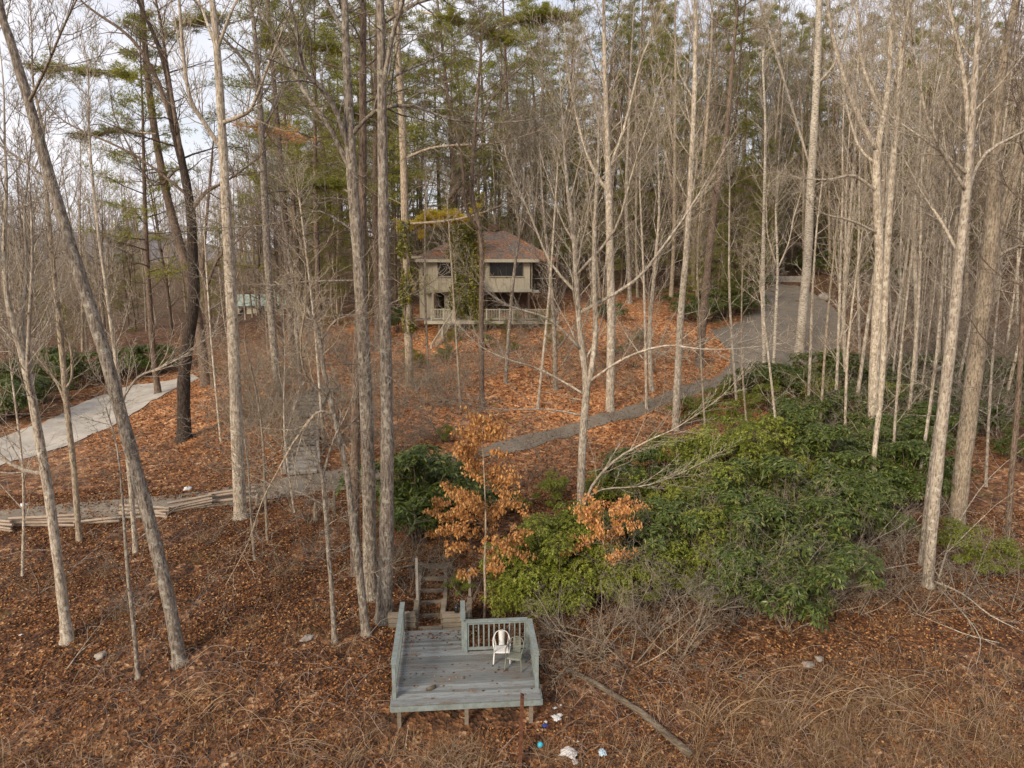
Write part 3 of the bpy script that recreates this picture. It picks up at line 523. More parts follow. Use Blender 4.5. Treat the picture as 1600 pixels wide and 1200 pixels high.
traced('birch_tree', [(1195, 582, 7), (1192, 450, 7), (1194, 320, 5), (1196, 200, 4), (1192, 100, 3)], B_BIRCH, 'thin white birch left of the stout birch on the drive', top=(3, .3), t0=.35, n=20, Lb=13, seed=26, cmat=B_PALE)
traced('birch_tree', [(1208, 590, 5), (1212, 500, 5), (1215, 420, 4), (1212, 330, 3)], B_BIRCH, 'thinnest white birch, between two others on the drive', ST_SAP, top=(2, .3), t0=.35, n=16, Lb=10, seed=27, cmat=B_PALE, limbs=[([(1215, 420, 3), (1200, 370, 2), (1198, 340, 2)],), ([(1215, 420, 3), (1232, 380, 2), (1240, 340, 2)],)])
traced('sapling', [(1262, 660, 5), (1266, 560, 5), (1270, 450, 4), (1276, 360, 3), (1285, 280, 2)], B_PALE, 'thin pale sapling rising through the evergreens right of the stout birch', ST_SAP, top=(2, .3), t0=.3, n=18, Lb=11, seed=28)
traced('forked_pale_tree', [(1363, 707, 16), (1365, 600, 16), (1370, 500, 16), (1374, 400, 14), (1370, 300, 13), (1371, 235, 11), (1386, 150, 8), (1393, 50, 7)], B_PALE, 'pale fork-topped trunk above the evergreens, left of the thin poles',
       limbs=[([(1371, 240, 9), (1345, 190, 8), (1318, 120, 7), (1300, 50, 5), (1292, 0, 4)], -1), ([(1370, 300, 5), (1335, 275, 5), (1300, 280, 3)],), ([(1374, 375, 4), (1330, 345, 4), (1290, 335, 2)], -1.5), ([(1345, 190, 6), (1350, 110, 5), (1340, 30, 3)],), ([(1368, 260, 5), (1340, 225, 4), (1318, 140, 3), (1310, 60, 2)],)], top=(5, .3), t0=.6, n=18, Lb=17, seed=29)
traced('slim_pale_tree', [(1358, 802, 9), (1367, 700, 8), (1378, 600, 9), (1384, 450, 10), (1390, 330, 10), (1400, 200, 9), (1409, 80, 8)], B_PALE, 'slim pale trunk crossing just right of the fork-topped one', top=(6, .3), t0=.55, n=22, Lb=14, seed=30)
traced('twin_trunk_tree', [(1449, 917, 17), (1456, 830, 17), (1464, 740, 18), (1476, 620, 18), (1490, 500, 17), (1500, 400, 15), (1510, 300, 13), (1516, 220, 12), (1525, 100, 9), (1530, 0, 7)], B_PALE, 'pale grey tree with twin lower trunks on the right slope',
       limbs=[([(1512, 260, 8), (1510, 150, 8), (1495, 60, 5), (1480, 0, 4)], .5), ([(1508, 280, 6), (1480, 245, 5), (1440, 215, 3)],), ([(1508, 290, 6), (1540, 240, 5), (1600, 205, 4)],), ([(1504, 385, 5), (1470, 345, 5), (1440, 300, 3)],), ([(1503, 300, 6), (1480, 250, 5), (1450, 190, 4), (1430, 90, 3)],)], top=(5, .3), t0=.6, n=18, Lb=14, seed=31, lown=5)
traced('twin_stem_tree', [(1439, 882, 11), (1450, 780, 10), (1462, 680, 9), (1476, 590, 8), (1482, 500, 7), (1485, 380, 5)], B_GREY, 'narrower grey stem hugging the left of the twin trunked tree', top=(4, .3), t0=.5, n=18, Lb=12, seed=32)
traced('stout_tree', [(1493, 832, 25), (1505, 720, 26), (1520, 600, 26), (1535, 480, 26), (1547, 380, 25), (1554, 280, 20), (1558, 180, 16), (1570, 80, 13), (1592, -20, 11)], B_TAN, 'stoutest trunk of the right slope, warm grey and leaning right',
       limbs=[([(1550, 400, 13), (1570, 335, 11), (1595, 250, 10), (1620, 160, 8)], .8), ([(1545, 410, 6), (1590, 385, 5), (1650, 395, 3)],), ([(1556, 240, 7), (1600, 170, 5), (1640, 90, 4)], -1), ([(1553, 300, 5), (1530, 200, 4), (1500, 100, 3)],)], top=(6, .3), t0=.6, n=18, Lb=16, seed=33, lown=5)
traced('edge_tree', [(1573, 870, 9), (1580, 750, 9), (1590, 640, 9), (1598, 500, 8), (1608, 350, 7), (1615, 200, 5)], B_BROWN, 'slim dark tree at the right edge of the leafy slope', ST_OAK, top=(4, .3), t0=.35, n=20, Lb=13, seed=34)
for i, (bx, by, tx, ty, wd, lab) in enumerate([(1280, 690, 1310, 330, 5, 'thin curved sapling right of the drive, nearest the stout birch'), (1430, 790, 1480, 300, 6, 'thin pale pole leaning right, left of the twin trunks'), (1415, 700, 1440, 260, 6, 'tallest thin pale pole behind the twin trunks'), (1400, 690, 1432, 330, 5, 'thin pale pole close right of the slim pale trunk'),
        (1152, 640, 1140, 300, 5, 'thin grey sapling right of the brown leaning trunk'), (1220, 745, 1190, 470, 5, 'thin forked sapling rising from the laurel below the drive'), (1105, 720, 1090, 430, 4, 'thin sapling above the laurel below the drive edge'), (1320, 700, 1345, 380, 5, 'thin sapling left of the fork-topped pale trunk'),
        (1540, 760, 1565, 420, 5, 'thin sapling just right of the stoutest trunk'), (720, 640, 700, 330, 4, 'thin sapling in front of the ivied chimney'), (505, 690, 470, 330, 5, 'thin sapling beside the top of the timber steps'), (345, 690, 320, 380, 4, 'thin sapling on the bank left of the tall straight trunk'),
        (670, 600, 665, 300, 4, 'thin sapling below the house porch stairs'), (1010, 640, 1000, 300, 5, 'thin grey sapling between the two pale poles'), (840, 640, 870, 280, 5, 'thin sapling on the orange bank left of the forked tree'), (1170, 700, 1160, 420, 4, 'thin sapling on the laurel below the drive loop'),
        (35, 900, 20, 600, 5, 'thin sapling left of the lichened forked tree'), (460, 800, 445, 560, 4, 'thin sapling at the lower edge of the drive below the steps'), (1460, 690, 1500, 180, 6, 'long thin pole behind the twin trunks'), (1392, 760, 1425, 400, 5, 'long thin pole between slim trunk and twin trunks')]):
    my = (by + ty) / 2; mxx = (bx + tx) / 2 + rnd.uniform(-10, 10)
    traced('sapling', [(bx, by, wd), (mxx, my, wd * .8), (tx, ty, wd * .5)], B_PALE if i % 3 else B_TAN, lab, ST_SAP, top=(2, .3), t0=.25, n=18, Lb=9, seed=60 + i)
# ------------------------------------------------------------------ background bare trees (each its own object, meshes shared)
def bare_proto(seed, hgt, r0, st, mat_, fork=False, t0=.35, lean=.03, cm=None):
    rg = random.Random(seed); root = empty('bare_tree', (0, 500, -100)); d = Vector((rg.gauss(0, lean), rg.gauss(0, lean), 1)); n = 9
    pts = polyline(Vector((0, 0, 0)), d, hgt, n, .035, .03, rg); rad = [r0 * (1 - .86 * (k / (n - 1)) ** 1.1) for k in range(n)]
    t = T(); tp, tr = trunk_tube(t, pts, rad, 7); t.build('trunk', mat_, root, True); c = T(); spray(c, tp, tr, 0, rg, st, t0, Lb=hgt)
    if fork:
        for k in range(2):
            p, r, dd = at_poly(tp, tr, rg.uniform(.35, .5)); fd = (dd + Vector((rg.uniform(-.5, .5), rg.uniform(-.5, .5), 0))).normalized(); fp = polyline(p, fd, hgt * .5, 8, .05, .06, rg); fr = [r * .75 * (1 - .85 * j / 7) for j in range(8)]
            c.tube(fp, fr, 6); spray(c, fp, fr, 0, rg, st, .25, n=13, Lb=hgt * .8)
    c.build('crown', cm or mat_, root, True); return root
protos = []
for i in range(5): protos.append((bare_proto(100 + i, 21 + i, .14 + .012 * i, ST_FAR, B_GREY, i % 2 == 0, .18), 'grey bare tree'))
for i in range(5): protos.append((bare_proto(120 + i, 20 + i, .14 + .012 * i, ST_FAR, B_TAN, i % 2 == 1, .18), 'tan bare tree'))
for i in range(3): protos.append((bare_proto(140 + i, 19 + 2 * i, .19, dict(ST_OAK, n=[28, 9, 6], rmin=.011), B_BROWN, True, .2), 'brown bare tree'))
for i in range(4): protos.append((bare_proto(160 + i, 13 + i, .055 + .01 * i, dict(ST_FAR, n=[20, 7, 3], len=[.2, .45, .5], rmin=.008), B_PALE, False, .22, .05), 'thin bare pole tree'))
taken = []
def free(x, y, m_):
    for a, b in taken:
        if (a - x) ** 2 + (b - y) ** 2 < m_ * m_: return False
    return True
HOUSE_C = (-2.5, 64)
def blocked(x, y, rd=0.5):
    q = np.array([[x, y]])
    if in_drive(q)[0] or in_gravel(q)[0]: return True
    if abs(x - HOUSE_C[0] - .5) < 9 and 55 < y < 74: return True
    return False
used = set()
def put(pr, x, y, s_, group):
    o, ph = pr; z = h1(x, y); rz = rnd.uniform(0, 6.28)
    if id(o) not in used:
        used.add(id(o)); c = o; c.location = (x, y, z); c.rotation_euler = (0, 0, rz); c.scale = (s_,) * 3; c['group'] = group
    else: c = copy_tree(o, (x, y, z), rz, s_, group)
    c['category'] = 'tree'; auto(c, ph, 20); taken.append((x, y)); return c
def fill(n, xr, yr, picks, s_, group, gap, slope=True):
    k = 0; tries = 0
    while k < n and tries < n * 40:
        tries += 1; y = yr[0] + (yr[1] - yr[0]) * rnd.random(); px = rnd.uniform(*xr); x = (px - 800) / F * y
        if blocked(x, y) or not free(x, y, gap): continue
        put(rnd.choice(picks), x, y, rnd.uniform(*s_), group); k += 1
PALE, TAN, BRN, POLE = protos[:5], protos[5:10], protos[10:13], protos[13:]
fill(72, (860, 1720), (60, 112), PALE + TAN + TAN + BRN + BRN, (1.0, 1.45), 'bare trees on the right hillside', 2.2)
fill(26, (1290, 1640), (38, 66), POLE, (1.0, 1.5), 'thin bare poles above the evergreens', 1.1)
fill(8, (1380, 1640), (44, 62), POLE + POLE + TAN, (.9, 1.2), 'thin bare poles above the evergreens', 2.0)
fill(40, (400, 900), (75, 112), TAN + BRN + PALE, (.9, 1.25), 'bare trees behind the house', 2.4)
fill(50, (-60, 340), (52, 115), TAN + BRN + POLE, (.65, .95), 'bare trees across the gravel road', 2.2)
fill(26, (330, 620), (49, 90), TAN + POLE + BRN, (.55, .85), 'bare trees left of the house', 2.0)
fill(12, (650, 1100), (61, 76), POLE + TAN, (.6, .9), 'bare trees beside the house', 1.6)
def far_woods():
    rg = random.Random(77); t = T(); stf = dict(n=[18, 5, 3], ang=[46, 40, 38], len=[.24, .5, .55], up=[.1, .08, .05], wob=.12, rmin=.022, slim=.012)
    for i in range(230):
        if i < 140: y = rg.uniform(108, 165); x = (rg.uniform(380, 1750) - 800) / F * y
        else: y = rg.uniform(110, 210); x = (rg.uniform(-120, 420) - 800) / F * y
        z = h1(x, y); hg = rg.uniform(18, 26) * (1.15 if i < 140 and x > 20 else 1 if i < 140 else .8); p = polyline(Vector((x, y, z - .3)), Vector((rg.gauss(0, .04), 0, 1)), hg, 7, .04, .02, rg); r = [.17 * (1 - .85 * k / 6) for k in range(7)]; t.tube(p, r, 5); spray(t, p, r, 0, rg, stf, .15, Lb=hg)
    tag(t.build('far_woods', B_TAN, None, True), 'distant bare woods massed along the ridge and valley', kind='stuff')
far_woods()
# ------------------------------------------------------------------ pines and hemlocks
def pine_proto(seed, hgt, r0, nb, start, spread, mat_n, droop=-.04, dens=11, nl=.26, name='pine_tree'):
    rg = random.Random(seed); root = empty(name, (0, 500, -100)); n = 9
    pts = polyline(Vector((0, 0, 0)), Vector((rg.gauss(0, .02), rg.gauss(0, .02), 1)), hgt, n, .02, .02, rg); rad = [r0 * (1 - .9 * (k / (n - 1)) ** 1.2) for k in range(n)]
    t = T(); tp, tr = trunk_tube(t, pts, rad, 8); t.build('trunk', B_BROWN, root, True); b = T(); C_ = []; D_ = []
    for i in range(nb):
        t_ = start + (.99 - start) * (i + rg.random() * .6) / nb; p, r, d = at_poly(tp, tr, t_); az = i * 2.4 + rg.uniform(-.6, .6)
        f = (t_ - start) / (1 - start); L_ = spread * (1 - f) ** .7 * rg.uniform(.55, 1.15) + .5; dead = f < .22 and rg.random() < .75
        bd = Vector((math.cos(az), math.sin(az), rg.uniform(-.05, .30) + f * .5)); bp = polyline(p, bd, L_, 6, .09, droop + .05, rg); br = [max(.045 * (1 - .8 * k / 5) * (L_ / 4) ** .5, .009) for k in range(6)]; b.tube(bp, br, 4)
        for j in range(13 if not dead else 9):
            q, rr, dd = at_poly(bp, br, rg.uniform(.3, .99)); sdv = Vector((rg.gauss(0, 1), rg.gauss(0, 1), rg.uniform(-.3, .35))).normalized(); sd2 = (dd * .8 + sdv * .9).normalized(); tl = L_ * rg.uniform(.2, .42); sp = polyline(q, sd2, tl, 4, .1, 0, rg); b.tube(sp, [.010, .009, .007, .005], 3)
            if not dead:
                for m_ in range(dens):
                    k = rg.uniform(.25, 1.0); u, _, ud = at_poly(sp, [1] * 4, k); C_.append(tuple(u + Vector((rg.gauss(0, .2), rg.gauss(0, .2), rg.gauss(0, .09))))); D_.append(tuple(ud))
    b.build('branches', B_BROWN, root, True)
    C_ = np.repeat(np.array(C_), 4, 0); D_ = np.repeat(np.array(D_), 4, 0); m_ = len(C_); dr = D_ * .7 + nr.normal(0, .62, (m_, 3)) + np.array([0, 0, .12]); dr /= np.linalg.norm(dr, axis=1, keepdims=True)
    V, Tf = cards(m_, C_ + dr * nl * .45, nl, .034, .8, .2, dr); ob('foliage', mesh_np('foliage', V, tris=Tf, smooth=False), mat_n, root); return root
pp = [(pine_proto(200, 27, .27, 50, .26, 5.2, M_NEEDLE), 'tall pine with high needles'), (pine_proto(201, 25, .24, 48, .34, 4.8, M_NEEDLE), 'tall pine with high needles'), (pine_proto(202, 29, .28, 52, .20, 5.4, M_NEEDLE), 'tall pine with high needles')]
hp = [(pine_proto(210, 19, .2, 58, .10, 3.9, M_NEEDLE_D, -.07, 9, .2, 'hemlock_tree'), 'dense dark hemlock'), (pine_proto(211, 16, .17, 54, .08, 3.4, M_NEEDLE_D, -.07, 9, .2, 'hemlock_tree'), 'dense dark hemlock')]
sp_ = [(pine_proto(220, 9, .09, 40, .06, 2.0, M_NEEDLE, -.02, 7, .18, 'young_pine'), 'young green pine')]
def place(pr, L_, group):
    for px, y, s_ in L_: put(pr[rnd.randrange(len(pr))], (px - 800) / F * y, y, s_ * (1.2 if group[:5] == 'pines' and 400 < px else 1), group)
place(pp, [(500, 62, 1.0), (530, 74, 1.05), (560, 80, 1.0), (470, 66, .9), (600, 78, 1.0), (640, 84, 1.05), (690, 86, .95), (720, 80, 1.05), (760, 88, 1.0), (800, 80, 1.0), (840, 88, 1.05), (590, 56, .95), (880, 84, 1), (930, 92, 1), (1010, 90, 1), (1090, 96, 1.0), (1130, 84, .95), (980, 78, .9), (1180, 100, .95), (1060, 110, .95), (1240, 112, .9), (1330, 104, .95), (1420, 108, .9), (1500, 118, .9), (900, 110, .9), (820, 112, .95), (620, 100, .9)], 'pines standing in the woods')
place(pp, [(480, 92, .9), (540, 96, 1), (660, 78, .9), (740, 96, 1), (780, 102, 1), (850, 100, 1), (950, 104, 1), (1000, 82, .9), (1150, 90, .95), (1210, 92, .9), (710, 108, 1), (440, 100, .85), (575, 104, 1), (1040, 74, .8), (1260, 104, .9), (1380, 100, .85)], 'pines standing in the woods')
place(pp, [(236, 47, .95), (455, 50, .95), (1400, 80, .95), (1290, 92, 1), (1560, 96, .9)], 'pines standing in the woods')
place(hp, [(520, 66, .8), (1100, 66, .9), (1150, 72, .8), (1165, 62, .55), (1290, 88, .8), (1010, 70, .8), (900, 74, .7), (1340, 84, .7), (200, 78, .7), (215, 95, .8), (420, 95, .7), (1440, 92, .6), (560, 64, .75), (870, 72, .7), (1120, 60, .5), (1320, 78, .5), (150, 88, .5), (620, 76, .8), (480, 72, .9), (500, 84, 1.1), (580, 70, .9), (655, 76, .8), (700, 78, .7), (780, 78, .75), (840, 80, .8), (930, 80, .9), (970, 70, .7), (1040, 84, 1.0), (1075, 76, .9), (1180, 80, .9), (1230, 84, .8), (1260, 98, 1), (1480, 84, .6), (1380, 90, .8), (1540, 88, .7), (300, 100, .6), (350, 110, .7), (60, 95, .6)], 'hemlocks under the taller trees')
place(hp, [(1010, 84, 1.1), (1060, 92, 1.2), (1110, 80, 1.0), (1200, 88, 1.1), (1250, 92, 1.1), (1310, 96, 1.1), (1360, 86, .95), (1400, 98, 1.2), (1450, 88, 1.0), (1500, 98, 1.2), (1540, 82, .9), (1590, 94, 1.1), (1330, 74, .6), (1420, 76, .7), (1500, 76, .7), (1580, 74, .8), (1180, 74, .7), (940, 88, 1.1), (880, 94, 1.2), (980, 98, 1.3)], 'hemlocks under the taller trees')
place(pp, [(1120, 104, 1.1), (1360, 110, 1.1), (1470, 104, 1.0), (1590, 108, 1.1), (1220, 100, 1.0), (1040, 100, 1.0)], 'pines standing in the woods')
place(sp_, [(1085, 63, .6), (1135, 61, .45), (330, 80, .7), (60, 70, .6), (100, 62, .5), (1300, 80, .6), (790, 54, .22), (860, 53, .3), (700, 52, .22)], 'young pines')
# ------------------------------------------------------------------ evergreen shrubs
def shrub_proto(seed, rw, hgt, nros, leaf, wid, mat_, name, per=8, droop=-.25):
    rg = random.Random(seed); root = empty(name, (0, 500, -100)); s_ = T(); C_ = []; D_ = []
    lob = []
    for k in range(17):
        a = k * 2.4 + rg.uniform(-.5, .5); q = rw * rg.uniform(.15, 1.0); lob.append((Vector((q * math.cos(a), q * math.sin(a), hgt * rg.uniform(.30, 1.0) * (1.05 - .42 * q / rw))), rw * rg.uniform(.20, .40)))
    for c, r in lob:
        p = polyline(Vector((rg.gauss(0, .15), rg.gauss(0, .15), -.1)), c + Vector((0, 0, rg.uniform(-.2, .4))), c.length * 1.0, 6, .12, .03, rg); s_.tube(p, [.032, .028, .022, .017, .012, .008], 5); e_ = p[-1]
        for _ in range(nros // 17):
            d = Vector((rg.gauss(0, 1), rg.gauss(0, 1), rg.gauss(.45, .7))).normalized(); q = e_ + Vector((d.x, d.y, d.z * .6)) * r * rg.random() ** .4
            if q.z < .12: q.z = .12 + rg.random() * .4
            C_.append(tuple(q)); D_.append(tuple((d * .8 + Vector((0, 0, .7))).normalized()))
            if rg.random() < .15: s_.tube(polyline(e_, q - e_, (q - e_).length * rg.uniform(1, 1.3), 4, .06, 0, rg), [.010, .008, .006, .004], 3)
    s_.build('stems', B_BROWN, root, True)
    C_ = np.repeat(np.array(C_), per, 0); D_ = np.repeat(np.array(D_), per, 0); n = len(C_); d = nr.normal(0, 1, (n, 3)); d -= (d * D_).sum(1, keepdims=True) * D_; d /= np.linalg.norm(d, axis=1, keepdims=True) + 1e-9
    d = d + D_ * .25 + np.array([0, 0, droop]); d /= np.linalg.norm(d, axis=1, keepdims=True)
    V, Tf = cards(n, C_ + d * leaf * .5, leaf, wid, .35, .25, d); ob('foliage', mesh_np('foliage', V, tris=Tf, smooth=False), mat_, root); return root
rho = [(shrub_proto(300 + i, 1.75, 3.1, 1050, .20, .056, M_RHODO, 'rhododendron_bush'), 'dark rhododendron bush') for i in range(3)]
lau = [(shrub_proto(310 + i, 1.6, 2.7, 1550, .115, .045, M_LAUREL, 'laurel_bush', 7, -.1), 'bright green laurel bush') for i in range(3)]
def shrub(pr, px, py, s_, group, Y=None):
    b = hit(px, py); q = np.array([[b.x, b.y]])
    o, ph = pr; rz = rnd.uniform(0, 6.28)
    if id(o) not in used: used.add(id(o)); c = o; c.location = b; c.rotation_euler = (0, 0, rz); c.scale = (s_,) * 3; c['group'] = group
    else: c = copy_tree(o, b, rz, s_, group)
    c['category'] = 'shrub'; auto(c, ph, 3); return c
G1 = 'evergreen shrubs below the drive'
for x, y, s_ in [(660, 850, 1.1), (690, 820, 1.0), (640, 830, .95), (715, 790, .8), (665, 800, .9), (740, 800, .6), (1010, 900, .8), (1190, 930, .95), (1150, 880, 1.0), (1230, 960, .8), (1280, 900, 1.05), (1330, 860, 1.0), (1290, 840, 1.0), (1345, 810, .9), (1400, 800, .9), (1235, 850, 1.0), (1010, 790, .9),
                 (1220, 690, .8), (1270, 680, .85), (1320, 680, .9), (1400, 690, 1.0), (1430, 730, .9), (1250, 740, .9), (1180, 720, .8), (1350, 650, .9), (1300, 640, .9), (1240, 640, .8), (1410, 640, 1.0), (1460, 660, .9), (1430, 610, .9), (1550, 680, .9), (1570, 630, .9), (1480, 620, 1), (1600, 720, .8), (1380, 750, .9)]:
    shrub(rho[rnd.randrange(3)], x + rnd.uniform(-12, 12), y, s_ * rnd.uniform(.85, 1.3), G1)
for x, y, s_ in [(1180, 625, .8), (1215, 618, .8), (1255, 612, .9), (1300, 612, .9), (1340, 606, .95), (1385, 606, 1.0), (1280, 655, 1.0), (1330, 700, 1.1), (1365, 720, 1.1), (1410, 765, 1.0), (1445, 780, .8), (1390, 670, 1.1), (1440, 690, 1.0), (1420, 720, 1.0), (1460, 640, 1.1), (1290, 780, 1.2), (1350, 850, .9), (1200, 900, 1.0), (1150, 970, .7), (1560, 900, .5), (1600, 640, 1.0), (1530, 640, 1.0), (1510, 590, 1.1)]:
    shrub((rho + lau[:1])[rnd.randrange(4)], x, y, s_ * rnd.uniform(.9, 1.25), G1)
for x, y, s_ in [(820, 950, .8), (850, 965, .7), (880, 950, .8), (920, 940, .8), (960, 915, .8), (1000, 950, .7), (890, 905, .9), (840, 920, .9), (930, 870, .8), (1100, 640, .6), (1130, 625, .6), (1075, 665, .6), (800, 975, .62), (840, 960, .8), (870, 930, .85), (910, 900, .8), (960, 880, .8), (850, 880, .8), (900, 930, .8), (970, 940, .75), (1050, 850, 1.0), (1080, 820, 1.1), (1120, 840, 1.1), (1010, 830, .9), (1100, 790, 1.1), (1150, 790, 1.1), (1060, 770, 1.0), (1190, 800, 1.0), (1130, 750, 1.1), (1090, 730, 1.0), (1200, 750, 1.0),
                 (1040, 740, .8), (1150, 690, .8), (1170, 650, .7), (1110, 670, .65), (1200, 640, .65), (980, 780, .7), (940, 800, .6), (1090, 900, .9), (1040, 930, .8), (860, 790, .45), (800, 800, .4), (1500, 880, .55), (1530, 900, .5), (1250, 800, .9), (1310, 760, .8), (1130, 950, .6)]:
    shrub(lau[rnd.randrange(3)], x + rnd.uniform(-10, 10), y, s_ * rnd.uniform(.75, 1.2), G1)
G2 = 'dark evergreen shrubs in the woods'
for x, y, s_ in [(20, 650, 1.0), (60, 630, 1.0), (110, 610, 1.0), (-20, 660, 1.0), (150, 596, .9), (220, 590, .9), (250, 585, .9), (90, 600, 1.1), (190, 585, 1), (30, 615, 1.2), (1120, 500, .9), (1140, 495, 1.0), (1165, 488, .9), (1110, 480, 1.0), (1160, 470, 1.1), (1100, 505, .8), (1250, 430, 1.0), (1290, 430, 1.0), (1330, 440, 1.0), (1200, 425, 1.1), (1390, 450, 1.1), (1340, 400, 1.2), (620, 520, .8), (1070, 500, .9), (950, 500, .8)]:
    shrub(rho[rnd.randrange(3)], x, y, s_, G2)
for x, y, s_ in [(700, 560, .45), (760, 545, .45), (800, 550, .4), (1000, 540, .5), (960, 555, .4), (700, 690, .35), (640, 560, .4), (870, 540, .45), (770, 515, .45), (805, 512, .5), (840, 512, .5), (745, 520, .4), (712, 535, .45), (655, 575, .4), (690, 566, .4), (330, 590, .4), (715, 930, .3), (440, 590, .35)]:
    shrub(lau[rnd.randrange(3)], x, y, s_, G2)
# ------------------------------------------------------------------ bare understorey shrubs
def twig_proto(seed, hgt, n, mat_, rm=.005, spread=.5):
    rg = random.Random(seed); st = dict(n=[8, 6, 3], ang=[46, 44, 40], len=[.55, .55, .5], up=[.02, .0, 0], wob=.2, rmin=rm, slim=.008, taper=.4); root = empty('bare_shrub', (0, 500, -100)); s_ = T(); c = T()
    for i in range(n):
        a = i * 2.4; d = Vector((math.cos(a) * spread * rg.uniform(.4, 1.4), math.sin(a) * spread * rg.uniform(.4, 1.4), 1)); p = polyline(Vector((.12 * math.cos(a), .12 * math.sin(a), -.05)), d, hgt * rg.uniform(.7, 1.1), 7, .12, -.01, rg); r = [.02 * (hgt / 3) * (1 - .75 * k / 6) + .003 for k in range(7)]
        s_.tube(p, r, 5); spray(c, p, r, 0, rg, st, .15)
    s_.build('stems', mat_, root, True); c.build('twigs', mat_, root, True); return root
tw = [(twig_proto(400 + i, 3.0, 6, B_TAN if i % 2 else B_GREY, .0048, .95), 'grey bare twiggy shrub' if i % 2 == 0 else 'tan bare twiggy shrub') for i in range(4)]
def put_twig(px, py, s_, group):
    b = hit(px, py); o, ph = tw[rnd.randrange(4)]; rz = rnd.uniform(0, 6.28)
    if id(o) not in used: used.add(id(o)); c = o; c.location = b; c.rotation_euler = (0, 0, rz); c.scale = (s_,) * 3; c['group'] = group
    else: c = copy_tree(o, b, rz, s_, group)
    c['category'] = 'shrub'; auto(c, ph, 3)
for x, y, s_ in [(1000, 880, 1.1), (1080, 860, 1.0), (1140, 840, 1.1), (1200, 850, 1.2), (1260, 850, 1.1), (1320, 880, 1.1), (1380, 860, 1.0), (1420, 900, .9), (960, 920, 1.0), (1040, 940, 1.1), (1100, 720, .8), (1240, 700, .9), (1300, 740, 1.0), (1160, 760, .9), (1400, 740, 1.0), (1080, 640, .6), (1180, 920, 1.1), (1270, 930, 1.0), (850, 720, .7), (880, 760, .7), (820, 760, .6), (960, 740, .7), (1040, 700, .7), (928, 1030, 1.0), (985, 1040, 1.0), (880, 1020, .7), (1060, 1030, .8), (1090, 980, .9), (1120, 960, 1.0), (1010, 1000, .8), (1180, 960, 1.0), (1230, 985, .8), (1270, 960, .8), (1310, 930, .8), (1340, 960, .6), (1150, 900, .9), (1230, 900, .9), (860, 1060, .45), (870, 990, .5), (1440, 960, .6), (1500, 940, .8), (1560, 900, .9), (1580, 960, .7), (1390, 930, .6), (600, 900, .5), (640, 930, .55), (668, 905, .45), (712, 915, .45), (735, 940, .5), (690, 885, .5), (640, 880, .5), (1170, 830, .8), (1210, 880, .8), (1265, 910, .7)]:
    put_twig(x, y, s_, 'bare shrubs in front of the evergreens')
for x, y, s_ in [(760, 520, .7), (790, 516, .8), (820, 518, .7), (850, 518, .8), (735, 535, .7), (880, 560, .9), (820, 700, .5), (860, 690, .5), (760, 725, .5), (700, 740, .5), (960, 660, .5), (1000, 680, .6), (900, 705, .5), (1040, 650, .5), (640, 640, .7), (650, 600, .8), (600, 620, .8)]:
    put_twig(x, y, s_, 'bare shrubs on the bank above the drive')
for _ in range(105):
    x = rnd.choice([rnd.uniform(330, 560), rnd.uniform(620, 1080), rnd.uniform(380, 700)]); y = rnd.uniform(545, 720) if x < 700 else rnd.uniform(530, 650)
    b = hit(x, y)
    if blocked(b.x, b.y) or in_drive(np.array([[b.x, b.y - .5]]))[0]: continue
    put_twig(x, y, rnd.uniform(.45, 1.35), 'bare shrubs on the bank above the drive')
for _ in range(80):
    x = rnd.choice([rnd.uniform(-40, 330), rnd.uniform(1300, 1640), rnd.uniform(1350, 1600)]); y = rnd.uniform(470, 585) if x < 400 else rnd.uniform(460, 700)
    b = hit(x, y)
    if blocked(b.x, b.y): continue
    put_twig(x, y, rnd.uniform(.8, 1.9), 'bare shrubs at the edges of the woods')
for x, y, s_ in [(330, 850, .4), (60, 930, .45), (200, 960, .4), (440, 900, .35), (500, 870, .5), (480, 820, .6), (350, 740, .5), (250, 730, .4), (80, 760, .5), (560, 830, .5), (160, 900, .3)]:
    put_twig(x, y, s_, 'low bare shrubs on the lower slope')
